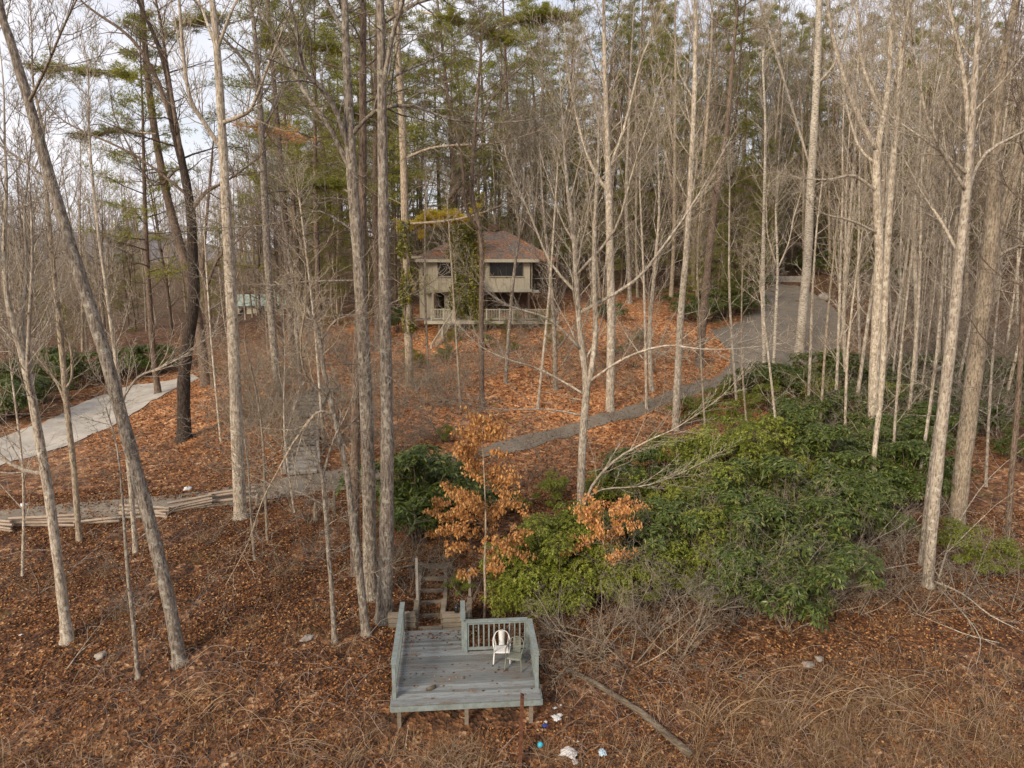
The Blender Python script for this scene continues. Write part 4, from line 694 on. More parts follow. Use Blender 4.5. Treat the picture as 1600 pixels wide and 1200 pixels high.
# ------------------------------------------------------------------ beech saplings with dead leaves
def beech(base, Y, hgt, tiers, label, seed, r=.045, stemtop=None, lean=(0, 0)):
    rg = random.Random(seed); b = hit(*base); root = empty('beech_sapling', b, label, 'tree'); t = T(); P_ = [Vector((lean[0] * k / 7, lean[1] * k / 7, hgt * k / 7)) + Vector((rg.gauss(0, .03), rg.gauss(0, .03), -.05 if k == 0 else 0)) for k in range(8)]
    Rr = [r * (1 - .8 * k / 7) for k in range(8)]; t.tube(P_, Rr, 8); t.build('trunk', B_TAN, root, True); br = T(); C_ = []
    for (f, L_, n) in tiers:
        for i in range(n):
            p, rr, d = at_poly(P_, Rr, min(.99, f + rg.uniform(-.03, .03))); a = rg.uniform(0, 6.28) if n > 2 else (i * 3.14 + rg.uniform(-.5, .5)); l = L_ * rg.uniform(.6, 1.1)
            bp = polyline(p, Vector((math.cos(a), math.sin(a), rg.uniform(.2, .8))), l, 6, .14, -.05, rg); br.tube(bp, [.012, .010, .008, .007, .005, .003], 4)
            for j in range(int(5 + l * 5)):
                q, _, dd = at_poly(bp, [1] * 6, rg.uniform(.25, 1)); sp = polyline(q, dd + Vector((rg.gauss(0, .8), rg.gauss(0, .8), .05)), rg.uniform(.2, .55), 4, .12, -.02, rg); br.tube(sp, [.004, .004, .003, .002], 3)
                for _ in range(20):
                    u, _, _ = at_poly(sp, [1] * 4, rg.uniform(.1, 1)); C_.append(tuple(u + Vector((rg.gauss(0, .05), rg.gauss(0, .05), -.04 + rg.gauss(0, .05)))))
    br.build('branches', B_BROWN, root, True); C_ = np.array(C_); n = len(C_); d = nr.normal(0, .45, (n, 3)) + np.array([0, 0, -.9]); d /= np.linalg.norm(d, axis=1, keepdims=True)
    V, Tf = cards(n, C_, .115, .062, .8, .3, d); ob('leaves', mesh_np('leaves', V, tris=Tf, smooth=False), M_BEECH, root); return root
beech((758, 975), 20, 6.4, [(.27, .9, 3), (.36, 1.2, 5), (.44, 1.35, 5), (.52, 1.3, 5), (.60, 1.25, 5), (.68, 1.0, 5), (.76, .85, 4), (.84, .75, 4), (.92, .6, 4), (.98, .5, 4)], 'tall sapling hung with orange dead leaves just behind the deck railing', 5)
beech((950, 950), 21, 3.15, [(.5, 1.1, 3), (.66, 1.5, 4), (.8, 1.5, 5), (.93, 1.1, 4)], 'low spreading sapling with orange leaves in the laurel right of the deck', 8, .03, None, (-.2, .4))
beech((705, 880), 23, 2.2, [(.5, .7, 3), (.8, .8, 3), (.97, .6, 3)], 'small sapling with orange leaves above the timber steps', 9, .02)
# ------------------------------------------------------------------ materials of built things
def boards_mat(name, stops, wear, wearc, grain=(1.2, 22, 22), spec=.2):
    m, b, N, K = mat(name); g = N('ShaderNodeNewGeometry'); v = coords(N, grain); n = N('ShaderNodeTexNoise', {'Vector': v, 'Scale': 2.2, 'Detail': 6, 'Roughness': .7})
    c = ramp(N, g.outputs['Random Per Island'], stops); c = mixc(N, .75, c, ramp(N, n.outputs[0], [(.3, (.50, .48, .46)), (.6, (1, 1, 1))]), 'MULTIPLY')
    v2 = coords(N, (.7, 2.2, 1)); n2 = N('ShaderNodeTexNoise', {'Vector': v2, 'Scale': 1.6, 'Detail': 7, 'Roughness': .72}); f = ramp(N, n2.outputs[0], [(.50, (0, 0, 0)), (.62, (wear,) * 3)])
    c = mixc(N, f, c, wearc); K(c, b.inputs['Base Color']); b.inputs['Specular IOR Level'].default_value = spec; bump(N, b, K, n.outputs[0], .5, .01); return m
M_DECK = boards_mat('weathered_deck_paint', [(0, (.13, .14, .14)), (.5, (.19, .205, .21)), (1, (.255, .28, .29))], .8, (.135, .105, .082))
M_RAIL = boards_mat('grey_blue_paint', [(0, (.175, .215, .215)), (1, (.235, .275, .272))], .5, (.14, .145, .13), (3, 3, 3))
M_TIMBER = boards_mat('old_timber', [(0, (.13, .11, .085)), (.5, (.20, .17, .135)), (1, (.27, .235, .19))], .5, (.10, .085, .05), (2, 14, 14))
M_STEPWOOD = boards_mat('weathered_step_wood', [(0, (.24, .225, .205)), (1, (.36, .34, .31))], .5, (.18, .13, .09), (3, 12, 12))
M_RAILWOOD = boards_mat('split_rail_wood', [(0, (.26, .21, .165)), (.5, (.36, .29, .23)), (1, (.46, .385, .31))], .5, (.16, .12, .09), (2, 18, 18))
M_RUST = plain('rusty_steel', (.10, .042, .024), .85, .6, 9)
M_WHITE = plain('white_plastic', (.55, .55, .53), .45, .06, 5, .4, 0)
M_SAGE = plain('grey_green_plastic', (.15, .16, .13), .5, .12, 6, .4, 0)
M_LOG = bark('weathered_log', (.06, .048, .036), (.15, .12, .09), (.25, .21, .165), (.13, .14, .07), .6, (1.2, 1.2, 9))
M_SIDING = boards_mat('cream_siding', [(0, (.47, .43, .33)), (1, (.53, .49, .385))], .3, (.36, .32, .24), (9, 9, .6))
M_TRIM = plain('pale_trim', (.40, .37, .29), .7, .1, 3)
M_GLASS = plain('dark_window_glass', (.018, .02, .022), .12, .2, 1, .6, 0)
M_FRAME = plain('dark_window_frame', (.06, .055, .05), .5, .1, 4)
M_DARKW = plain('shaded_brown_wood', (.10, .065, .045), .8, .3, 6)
M_STONE = plain('field_stone', (.28, .25, .22), .9, .35, 5, .2, .8)
M_BRICK = plain('painted_chimney_block', (.52, .49, .43), .9, .25, 6, .2, .6)
M_GREENROOF = plain('pale_green_metal_roof', (.30, .38, .34), .5, .15, 2)
M_PAPER = plain('torn_white_paper', (.55, .55, .55), .8, .1, 20, .2, .4)
M_BLUE = plain('blue_plastic', (.03, .08, .42), .4, .2, 9); M_CYAN = plain('turquoise_plastic', (.05, .45, .62), .4, .1, 9); M_PBLUE = plain('pale_blue_film', (.38, .52, .62), .4, .2, 9); M_BLACK = plain('black_metal', (.02, .02, .02), .5, .2, 9)
def roof_mat():
    m, b, N, K = mat('shingles_under_leaves'); v = coords(N); n = N('ShaderNodeTexNoise', {'Vector': v, 'Scale': .7, 'Detail': 8, 'Roughness': .7}); n2 = N('ShaderNodeTexVoronoi', {'Vector': v, 'Scale': 9})
    s_ = N('ShaderNodeSeparateColor', {0: n2.outputs['Color']}); lf = ramp(N, s_.outputs[0], [(.1, (.12, .05, .024)), (.5, (.26, .105, .042)), (.9, (.38, .19, .085))]); sh = ramp(N, s_.outputs[1], [(.1, (.085, .068, .06)), (.9, (.17, .145, .13))])
    K(mixc(N, ramp(N, n.outputs[0], [(.44, (.05, .05, .05)), (.62, (.9, .9, .9))]), sh, lf), b.inputs['Base Color']); bump(N, b, K, s_.outputs[0], .6, .04); return m
M_ROOF = roof_mat()
def plank_run(t, x0, x1, y0, y1, z, pitch, th, gap=.014, sag=.004):
    y = y0
    while y < y1 - .01:
        wd = min(pitch, y1 - y) - gap; t.box(((x0 + x1) / 2 + rnd.uniform(-.008, .008), y + wd / 2, z - th / 2 + rnd.uniform(-sag, sag)), (x1 - x0, wd, th)); y += pitch
# ------------------------------------------------------------------ the deck
def deck():
    root = empty('wooden_deck', (-2.995, 15.96, 0), 'weathered grey wooden deck with blue-grey railings in the clearing', 'deck', rz=R(4.5))
    t = T(); plank_run(t, -.02, 3.74, .0, 2.3, 0, .112, .035); plank_run(t, -.02, 1.8, 2.3, 3.55, 0, .112, .035); t.build('deck_boards', M_DECK, root)
    t = T(); t.box((1.86, -.030, -.095), (3.80, .045, .145)); t.build('fascia_board', M_RAIL, root)
    t = T(); t.box((1.86, .02, .014), (3.78, .12, .028)); t.build('edge_board', M_DECK, root)
    t = T(); t.box((-.045, 1.75, -.09), (.04, 3.56, .14)); t.build('rim_joist', M_RAIL, root); t = T(); t.box((3.765, 1.13, -.09), (.04, 2.36, .14)); t.build('rim_joist', M_RAIL, root)
    for x, y in ((.15, .12), (1.85, .12), (3.5, .12), (.15, 1.9), (3.5, 1.9)):
        wx, wy = -2.995 + x * math.cos(R(4.5)) - y * math.sin(R(4.5)), 15.96 + x * math.sin(R(4.5)) + y * math.cos(R(4.5)); z = h1(wx, wy) - .25
        t = T(); t.box((x, y, (z - .04) / 2), (.10, .10, -.04 - z)); t.build('support_post', M_TIMBER, root)
    def railing(a, b, posts=True, n=None, solid=False):
        a, b = Vector(a), Vector(b); L_ = (b - a).length; d = (b - a).normalized(); root_ = None; t = T()
        t.beam(a + Vector((0, 0, .945)), b + Vector((0, 0, .945)), .14, .035); t.beam(a + Vector((0, 0, .885)), b + Vector((0, 0, .885)), .04, .085); r_ = t.build('top_rail', M_RAIL, root)
        t = T(); t.beam(a + Vector((0, 0, .10)), b + Vector((0, 0, .10)), .04, .08); t.build('bottom_rail', M_RAIL, r_)
        n = n or max(2, int(L_ / .15))
        for i in range(n):
            p = a + d * (L_ * (i + .5) / n); t = T(); t.box((p.x, p.y, .50), (.038, .038, .74)); t.build('baluster', M_RAIL, r_)
        for p in (a, b): t = T(); t.box((p.x, p.y, .44), (.09, .09, .96)); t.build('railing_post', M_RAIL, r_)
    railing((.03, .30, 0), (.03, 3.50, 0)); railing((3.68, .42, 0), (3.68, 2.24, 0)); railing((1.87, 2.26, 0), (3.62, 2.26, 0), n=12); railing((1.80, 2.36, 0), (1.80, 3.45, 0))
deck()
def deck_leaves():
    q = []
    for _ in range(2200):
        lx, ly = rnd.uniform(.05, 3.6), rnd.uniform(.05, 3.4); p = ly / 3.4
        if (lx > 1.75 and ly > 2.2) or rnd.random() > .04 + .5 * max(0, p - .75) * 4 * (1 if lx < 1.8 else .4) + (.35 if abs(ly - 1.15 - .15 * math.sin(lx * 3)) < .06 else 0): continue
        a = R(4.5); q.append((-2.995 + lx * math.cos(a) - ly * math.sin(a), 15.96 + lx * math.sin(a) + ly * math.cos(a), .008 + .01 * rnd.random()))
    V, Tf = cards(len(q), np.array(q), .075, .05, .12, .2); tag(ob('deck_leaves', mesh_np('deck_leaves', V, tris=Tf, smooth=False), M_LITTER), 'scattering of fallen leaves lying on the deck boards', kind='stuff')
deck_leaves()
def on(lx, ly, z=0): a = R(4.5); return Vector((-2.995 + lx * math.cos(a) - ly * math.sin(a), 15.96 + lx * math.sin(a) + ly * math.cos(a), z))
# ------------------------------------------------------------------ plastic chairs
def ribbon(t, pts, wd, th, ups):
    """flat curved strip: pts centre line, ups normal per point"""
    n = len(pts); V = []
    for i, p in enumerate(pts):
        d = (pts[min(i + 1, n - 1)] - pts[max(i - 1, 0)]).normalized(); u = Vector(ups[i]).normalized(); s_ = d.cross(u).normalized(); u = s_.cross(d); w_ = wd[i] if isinstance(wd, (list, tuple)) else wd
        V += [p + s_ * w_ / 2 + u * th / 2, p - s_ * w_ / 2 + u * th / 2, p - s_ * w_ / 2 - u * th / 2, p + s_ * w_ / 2 - u * th / 2]
    Q = [(4 * i + a, 4 * i + (a + 1) % 4, 4 * i + 4 + (a + 1) % 4, 4 * i + 4 + a) for i in range(n - 1) for a in range(4)] + [(3, 2, 1, 0), (4 * n - 4, 4 * n - 3, 4 * n - 2, 4 * n - 1)]
    t.raw([tuple(v) for v in V], Q)
def bez(P_, n=14):
    o = []; m_ = len(P_)
    for i in range(m_ - 1):
        p0, p1, p2, p3 = [Vector(P_[max(0, min(m_ - 1, i + k))]) for k in (-1, 0, 1, 2)]
        for j in range(n // 2): 
            t = j / (n // 2); o.append(.5 * ((2 * p1) + (p2 - p0) * t + (2 * p0 - 5 * p1 + 4 * p2 - p3) * t * t + (3 * p1 - p0 - 3 * p2 + p3) * t ** 3))
    return o + [Vector(P_[-1])]
def chair(loc, rz, m_, label, lattice):
    root = empty('plastic_chair', loc, label, 'chair', rz=rz)
    # seat, front toward -y
    t = T(); V = []; nx_, ny_ = 12, 12
    for j in range(ny_ + 1):
        for i in range(nx_ + 1):
            u, v = i / nx_ * 2 - 1, j / ny_ * 2 - 1; w_ = .235 - .03 * (v + 1) / 2; x = u * w_ * (1 - .10 * abs(v) ** 6); y = v * .225
            V.append((x, y, .425 - .022 * (1 - u * u) * (1 - .4 * v * v) - .018 * max(0, v) - .03 * max(0, -v - .75) * 4 * .8))
    Q = [(j * (nx_ + 1) + i, j * (nx_ + 1) + i + 1, (j + 1) * (nx_ + 1) + i + 1, (j + 1) * (nx_ + 1) + i) for j in range(ny_) for i in range(nx_)]
    n0 = len(V); V2 = V + [(a, b, c - .018) for a, b, c in V]; per = [i for i in range(nx_)] + [nx_ + j * (nx_ + 1) for j in range(ny_)] + [(ny_ + 1) * (nx_ + 1) - 1 - i for i in range(nx_)] + [(ny_ - j) * (nx_ + 1) for j in range(ny_)]
    Q2 = Q + [tuple(a + n0 for a in reversed(q)) for q in Q] + [(per[k], per[k] + n0, per[(k + 1) % len(per)] + n0, per[(k + 1) % len(per)]) for k in range(len(per))]; t.raw(V2, Q2); t.build('seat', m_, root, True)
    # frame band: arm, round the back, arm
    for sx in (-1, 1):
        t = T(); p = bez([(sx * .27, -.24, .0), (sx * .255, -.225, .22), (sx * .245, -.205, .42), (sx * .265, -.20, .60), (sx * .275, -.14, .665), (sx * .275, .02, .675)], 8)
        ribbon(t, p, [.055 if q.z < .5 else .05 for q in p], .016, [(sx, -.3, .2 if q.z < .6 else 1.5) for q in p]); t.build('arm', m_, root, True)
        t = T(); p = bez([(sx * .25, .30, .0), (sx * .225, .25, .22), (sx * .20, .21, .42)], 8); ribbon(t, p, .05, .016, [(sx, .6, .1)] * len(p)); t.build('leg', m_, root, True)
        t = T(); p = bez([(sx * .27, -.243, .0), (sx * .262, -.232, .20), (sx * .235, -.205, .40)], 8); ribbon(t, p, .05, .016, [(0, -1, .1)] * len(p)); t.build('leg', m_, root, True)
    root.scale = (.85, .85, .85)
    t = T(); p = bez([(-.275, .0, .675), (-.268, .12, .69), (-.235, .22, .76), (-.16, .275, .855), (0, .30, .895), (.16, .275, .855), (.235, .22, .76), (.268, .12, .69), (.275, .0, .675)], 10)
    ribbon(t, p, .055, .016, [(q.x * 1.2, q.y * .6, .75) for q in p]); b = t.build('backrest', m_, root, True)
    if lattice:
        t = T()
        for k in range(7): x = -.115 + .23 * k / 6; pp_ = bez([(x * .85, .21, .41), (x, .265, .62), (x * 1.05, .293, .875 - abs(x) * .25)], 8); ribbon(t, pp_, .016, .010, [(0, -1, .2)] * len(pp_))
        for k in range(8): z = .47 + .05 * k; y = .225 + .075 * (z - .42) / .42; ribbon(t, [Vector((-.13, y, z)), Vector((0, y + .004, z)), Vector((.13, y, z))], .014, .008, [(0, -1, .2)] * 3)
        t.build('back_panel', m_, b)
    else:
        t = T(); pp_ = bez([(0, .205, .41), (0, .262, .62), (0, .292, .865)], 12); ribbon(t, pp_, [.15 + .09 * abs(i / (len(pp_) - 1) - .35) for i in range(len(pp_))], .012, [(0, -1, .2)] * len(pp_)); t.build('back_panel', m_, b, True)
    for sx in (-1, 1): t = T(); pp_ = bez([(sx * .19, .205, .42), (sx * .225, .235, .60), (sx * .23, .225, .765)], 8); ribbon(t, pp_, .045, .014, [(sx, -.6, .1)] * len(pp_)); t.build('back_post', m_, b, True)
chair(on(2.86, 1.78), R(2), M_WHITE, 'white plastic armchair by the back railing of the deck', False)
chair(on(3.20, 1.42), R(-14), M_SAGE, 'grey-green plastic armchair with lattice back in the deck corner', True)
# stump / stick of wood on the deck
t = T(); c = on(.95, .55); t.tube([c + Vector((-.13, -.03, .045)), c + Vector((-.03, 0, .05)), c + Vector((.06, .06, .055)), c + Vector((.10, .14, .04))], [.035, .05, .05, .03], 9); tag(t.build('wood_chunk', M_LOG, None, True), 'short dark chunk of wood lying on the front of the deck', 'wood chunk')
# rusty post
b = W(812, 1192, 15.25); z = h1(b.x, b.y); t = T(); Z0 = z - .3; Z1 = .78; lx = .06

for dx, dy, sx_, sy_ in ((0, 0, .010, .08), (0, -.045, .085, .012), (0, .045, .085, .012)):
    V = [(b.x + dx + a * sx_ / 2 + k * lx, b.y + dy + c * sy_ / 2 + k * .05, Z0 if k == 0 else Z1 - .05 * (a > 0)) for k in (0, 1) for a, c in ((-1, -1), (1, -1), (1, 1), (-1, 1))]
    t.raw(V, [(0, 1, 5, 4), (1, 2, 6, 5), (2, 3, 7, 6), (3, 0, 4, 7), (4, 5, 6, 7), (3, 2, 1, 0)])
tag(t.build('rusty_post', M_RUST), 'rusty leaning steel post in front of the deck', 'post')
# ------------------------------------------------------------------ timber walls, steps behind the deck
def timber_stack(name, corner, sx, sy, rows, label, cat):
    root = empty(name, corner, label, cat, rz=R(4.5))
    for k in range(rows):
        for (x0, y0, x1, y1) in ((0, 0, sx, 0), (0, .15, 0, sy), (sx, .15, sx, sy)):
            t = T(); z = -.25 + k * .15 + .075; t.beam((x0 + rnd.uniform(-.02, .02), y0, z), (x1 + rnd.uniform(-.03, .03), y1, z), .145, .128); t.build('timber', M_TIMBER, root)
timber_stack('timber_retaining_wall', on(-.42, 3.72, .0), .80, .9, 5, 'low timber retaining wall at the left end of the deck stairs', 'retaining wall')
timber_stack('timber_retaining_wall', on(1.20, 3.62, .0), .80, .9, 5, 'low stacked timber wall carrying the black lantern', 'retaining wall')
root = empty('timber_steps', on(.46, 3.62), 'leaf strewn timber steps climbing from the back of the deck', 'steps', rz=R(4.5))
for k in range(5):
    yy = .10 + k * .62; q = on(.46 + .35, 3.62 + yy); zz = h1(q.x, q.y); t = T(); t.beam((0, yy, zz + .0), (.72, yy, zz + .01), .12, .17); t.build('step', M_TIMBER, root)
for x in (-.07, .79):
    for y0_, y1_ in ((.95, 2.0), (2.05, 3.1)):
        qa, qb = on(.46 + x, 3.62 + y0_), on(.46 + x, 3.62 + y1_); t = T(); t.beam((x, y0_, h1(qa.x, qa.y) + .06), (x, y1_, h1(qb.x, qb.y) + .06), .12, .18); t.build('side_timber', M_TIMBER, root)
q = on(.8, 6.8); t = T(); t.beam((-.25, 3.2, h1(q.x, q.y) + .08), (1.0, 3.2, h1(q.x, q.y) + .08), .14, .18); t.build('landing_timber', M_TIMBER, root)
for px, py, tp_, lab in ((653, 958, 872, 'slim grey post left of the timber steps'), (734, 935, 890, 'short grey post right of the timber steps')):
    b = hit(px, py); tz = W(px, tp_, b.y).z; t = T(); t.beam((b.x, b.y, b.z - .2), (b.x, b.y, tz), .075, .075); tag(t.build('wooden_post', M_STEPWOOD), lab, 'post')
def lantern(p):
    root = empty('lantern', p, 'small black lantern standing on the stacked timber wall', 'lantern'); t = T(); t.tube([Vector((0, 0, z)) for z in (0, .02, .03)], [.07, .07, .055], 12); t.build('base', M_BLACK, root)
    t = T(); t.tube([Vector((0, 0, z)) for z in (.03, .10, .18, .20)], [.05, .062, .05, .03], 12); t.build('lamp_glass', M_GLASS, root, True)
    t = T(); t.tube([Vector((0, 0, z)) for z in (.20, .225, .26)], [.075, .05, .01], 12); t.build('cap', M_BLACK, root)
    t = T(); t.tube([Vector((.07 * math.cos(a), 0, .16 + .16 * math.sin(a))) for a in np.linspace(0, math.pi, 9)], [.005] * 9, 5); t.build('handle', M_BLACK, root)
lantern(on(1.62, 3.62, .502))
# ------------------------------------------------------------------ fallen log, fallen branches, rocks
def log(P_, r, name, label, m_=None, sides=12, lift=.6):
    pts = []; base = [hit(*p) for p in P_]
    for a, b in zip(base, base[1:]):
        for k in range(5): q = a.lerp(b, k / 5); q.z = h1(q.x, q.y) * .35 + (a.z + (b.z - a.z) * k / 5) * .65 + r * lift; pts.append(q)
    pts.append(base[-1] + Vector((0, 0, r * lift))); n = len(pts); t = T(); t.tube(pts, [r * (1.0 - .35 * abs(i / (n - 1) - .0) + .06 * math.sin(i * 1.9)) for i in range(n)], sides)
    return tag(t.build(name, m_ or M_LOG, None, True), label, 'log')
log([(1080, 1190), (1000, 1120), (940, 1080), (885, 1050)], .105, 'fallen_log', 'long weathered log lying on the leaves right of the deck')
def branch(P_, r, label, seed, m_=B_PALE):
    rg = random.Random(seed); pts = [hit(*p[:2]) + Vector((0, 0, p[2])) for p in P_]; o = pts[0].copy(); root = empty('fallen_branch', o, label, 'branch'); pts = [p - o for p in pts]; rad = [r * (1 - .75 * i / (len(pts) - 1)) for i in range(len(pts))]
    t = T(); A, B_ = trunk_tube(t, pts, rad, 7, False); t.build('limb', m_, root, True); c = T(); spray(c, A, B_, 0, rg, dict(n=[12, 4], ang=[45, 40], len=[.35, .45], up=[.01, 0], wob=.16, rmin=.004, slim=.010), .15); c.build('twigs', m_, root, True)
branch([(1456, 922, .3), (1500, 950, .5), (1545, 985, .45), (1600, 1000, .2)], .035, 'pale fallen branch reaching right from the twin trunked tree', 1)
branch([(1460, 925, .2), (1500, 970, .3), (1530, 1010, .2), (1524, 1048, .1)], .03, 'pale fallen branch pointing down slope below the twin trunked tree', 2)
branch([(1465, 918, .3), (1490, 860, .9), (1540, 800, 1.5), (1600, 760, 2.0)], .035, 'pale bent limb rising right between the twin and stout trunks', 3)
branch([(1560, 1010, .1), (1500, 1000, .2), (1420, 965, .2)], .02, 'thin fallen branch lying left of the twin trunk base', 4)
branch([(105, 1050, .05), (150, 990, .1), (200, 940, .15)], .02, 'thin fallen branches left of the short sapling', 5)
branch([(1280, 950, .3), (1350, 930, .7), (1430, 925, 1.0)], .03, 'arching grey branch at the lower edge of the evergreens', 6)
def rock(px, py, s_, label, m_=M_STONE, flat=.5, name='rock', cat='rock', sq=1.0, seed=0):
    b = hit(px, py); rg = random.Random(int(px * 7 + py)); V = []; n, k = 9, 12
    for i in range(n):
        th = math.pi * i / (n - 1)
        for j in range(k):
            ph = 2 * math.pi * j / k; r = s_ * (1 + .22 * math.sin(3 * ph + th * 2 + px) + .12 * math.sin(5 * ph - 3 * th + py) + rg.uniform(-.06, .06)); V.append((r * math.sin(th) * math.cos(ph), r * sq * math.sin(th) * math.sin(ph), r * flat * math.cos(th)))
    Q = [(i * k + j, i * k + (j + 1) % k, (i + 1) * k + (j + 1) % k, (i + 1) * k + j) for i in range(n - 1) for j in range(k)]; t = T(); t.raw(V, Q[::1]); o = t.build(name, m_, None, True); o.location = b + Vector((0, 0, s_ * flat * .5)); o.rotation_euler = (rg.uniform(-.2, .2), rg.uniform(-.2, .2), rg.uniform(0, 6)); tag(o, label, cat)
rock(158, 1027, .17, 'mossy rock between the two leftmost trunks'); rock(480, 1000, .22, 'flat pale stone left of the crooked small tree', flat=.25, sq=.6); rock(1262, 1042, .16, 'pale rock on the leafy slope right of the log'); rock(1280, 1032, .12, 'small pale rock beside a larger one on the slope')
rock(1287, 468, .55, 'dark boulder at the right edge of the drive loop', M_STONE, .7); rock(293, 766, .17, 'white stone lying on the bank above the drive', M_PAPER, .5); rock(38, 792, .15, 'white stone beside the drive, far left', M_PAPER, .5)
# ------------------------------------------------------------------ litter in the clearing
def crumple(px, py, s_, m_, name, label, cat='litter', flat=.35, seed=1):
    b = hit(px, py); rg = random.Random(seed); n = 9; V = []
    for j in range(n):
        for i in range(n):
            u, v = i / (n - 1) - .5, j / (n - 1) - .5; e = 1 + .10 * math.sin(seed + 9 * math.atan2(v, u)); V.append((u * s_ * e, v * s_ * .8 * e, s_ * flat * max(0, (.5 - u * u * 1.6 - v * v * 1.6)) + rg.uniform(0, .11) * s_))
    Q = [(j * n + i, j * n + i + 1, (j + 1) * n + i + 1, (j + 1) * n + i) for j in range(n - 1) for i in range(n - 1)]; t = T(); t.raw(V, Q); o = t.build(name, m_); o.location = b + Vector((0, 0, .02)); o.rotation_euler = (0, 0, rg.uniform(0, 6)); md = o.modifiers.new('thickness', 'SOLIDIFY'); md.thickness = .006; tag(o, label, cat); return o
crumple(889, 1180, .42, M_PAPER, 'plastic_bag', 'large crumpled white plastic bag, lowest in the clearing', 'bag', .6, 3); crumple(899, 1193, .18, M_PAPER, 'paper_scrap', 'white scrap touching the large crumpled bag', seed=4)
crumple(869, 1126, .24, M_PAPER, 'paper_scrap', 'torn white paper in front of the deck, right of the rusty post', seed=5); crumple(875, 1120, .13, M_PAPER, 'paper_scrap', 'small white scrap just above the torn white paper', seed=6); crumple(867, 1109, .10, M_PAPER, 'paper_scrap', 'small white scrap nearest the deck corner', seed=7); crumple(876, 1107, .07, M_PAPER, 'paper_scrap', 'tiny white scrap right of the one nearest the deck', seed=8)
crumple(851, 1140, .13, M_BLUE, 'plastic_wrapper', 'dark blue wrapper between the rusty post and torn paper', 'wrapper', seed=9); crumple(853, 1132, .09, M_PAPER, 'paper_scrap', 'white sliver above the dark blue wrapper', seed=10)
crumple(941, 1178, .24, M_PBLUE, 'plastic_bag', 'pale blue plastic bag right of the large white bag', 'bag', .7, 11); crumple(1157, 1058, .07, M_CYAN, 'plastic_wrapper', 'tiny blue scrap on the slope right of the log', 'wrapper', seed=12); crumple(710, 1170, .06, M_PAPER, 'paper_scrap', 'tiny white scrap below the middle of the deck', seed=13); crumple(33, 995, .10, M_PAPER, 'paper_scrap', 'white scrap on the leaves at far left', seed=14); crumple(903, 1165, .06, M_PAPER, 'paper_scrap', 'tiny white scrap above the large white bag', seed=15); crumple(926, 1178, .06, M_PAPER, 'paper_scrap', 'tiny white scrap left of the pale blue bag', seed=16)
b = hit(844, 1174); t = T(); t.tube([b + Vector((0, 0, z)) for z in (.0, .03, .07, .11, .13)], [.03, .065, .075, .06, .02], 14); tag(t.build('ball', M_CYAN, None, True), 'turquoise ball lying on the leaves below the deck', 'ball')
b = hit(828, 1120); t = T(); t.tube([b + Vector((0, 0, .02)), b + Vector((.02, .06, .03)), b + Vector((0, .16, .02))], [.02, .03, .02], 6); tag(t.build('plastic_bottle', M_PAPER, None, True), 'clear pale bottle lying right of the rusty post', 'bottle')
# ------------------------------------------------------------------ split rail fence fallen along the drive
def fence(L_, label, rows, seed):
    rg = random.Random(seed); P_ = [hit(*p) for p in L_]; root = empty('split_rail_fence', P_[0], label, 'fence')
    for a, b in zip(P_, P_[1:]):
        n_ = max(1, round((b - a).length / 2.6))
        for s_ in range(n_):
            p, q = a.lerp(b, s_ / n_), a.lerp(b, (s_ + 1) / n_); off = .16 if s_ % 2 else -.16
            for k in range(rows):
                e = (q - p) * .06; u = p - e + Vector((rg.uniform(-.05, .05), -off + rg.uniform(-.1, .1), 0)); v = q + e + Vector((rg.uniform(-.05, .05), off + rg.uniform(-.1, .1), 0)); u.z = h1(u.x, u.y) + .08 + k * .115; v.z = h1(v.x, v.y) + .08 + k * .115 + rg.uniform(-.03, .03)
                t = T(); m_ = (u + v) / 2 + Vector((rg.uniform(-.03, .03), rg.uniform(-.03, .03), rg.uniform(-.02, .02))); t.tube([u - P_[0], m_ - P_[0], v - P_[0]], [rg.uniform(.05, .065), .068, rg.uniform(.045, .06)], 5); t.build('rail', M_RAILWOOD, root)
fence([(-60, 830), (20, 828), (118, 822)], 'stack of weathered split rails at the far left of the drive', 4, 1)
fence([(118, 826), (190, 815), (262, 806)], 'grey split rail fence low along the drive, left half', 2, 2)
fence([(190, 806), (262, 806)], 'short pile of pale split rails behind the leaning trunk', 3, 4)
fence([(262, 808), (330, 790), (398, 778)], 'pale split rail fence along the drive by the tall trunk', 4, 3)
for px, py, hh_, lab in ((1308, 540, .9, 'pale broken post at the right edge of the drive loop'), (493, 815, .8, 'yellowish broken stump below the drive near the timber steps'), (522, 800, .8, 'split grey stump post beside the big trunks below the drive'), (402, 790, .45, 'short mossy post at the end of the split rails')):
    b = hit(px, py); t = T(); t.tube([b - Vector((0, 0, .2)), b + Vector((.01, 0, hh_ * .5)), b + Vector((.03, .02, hh_))], [.10, .08, .03], 7); tag(t.build('broken_stump', B_TAN), lab, 'stump')
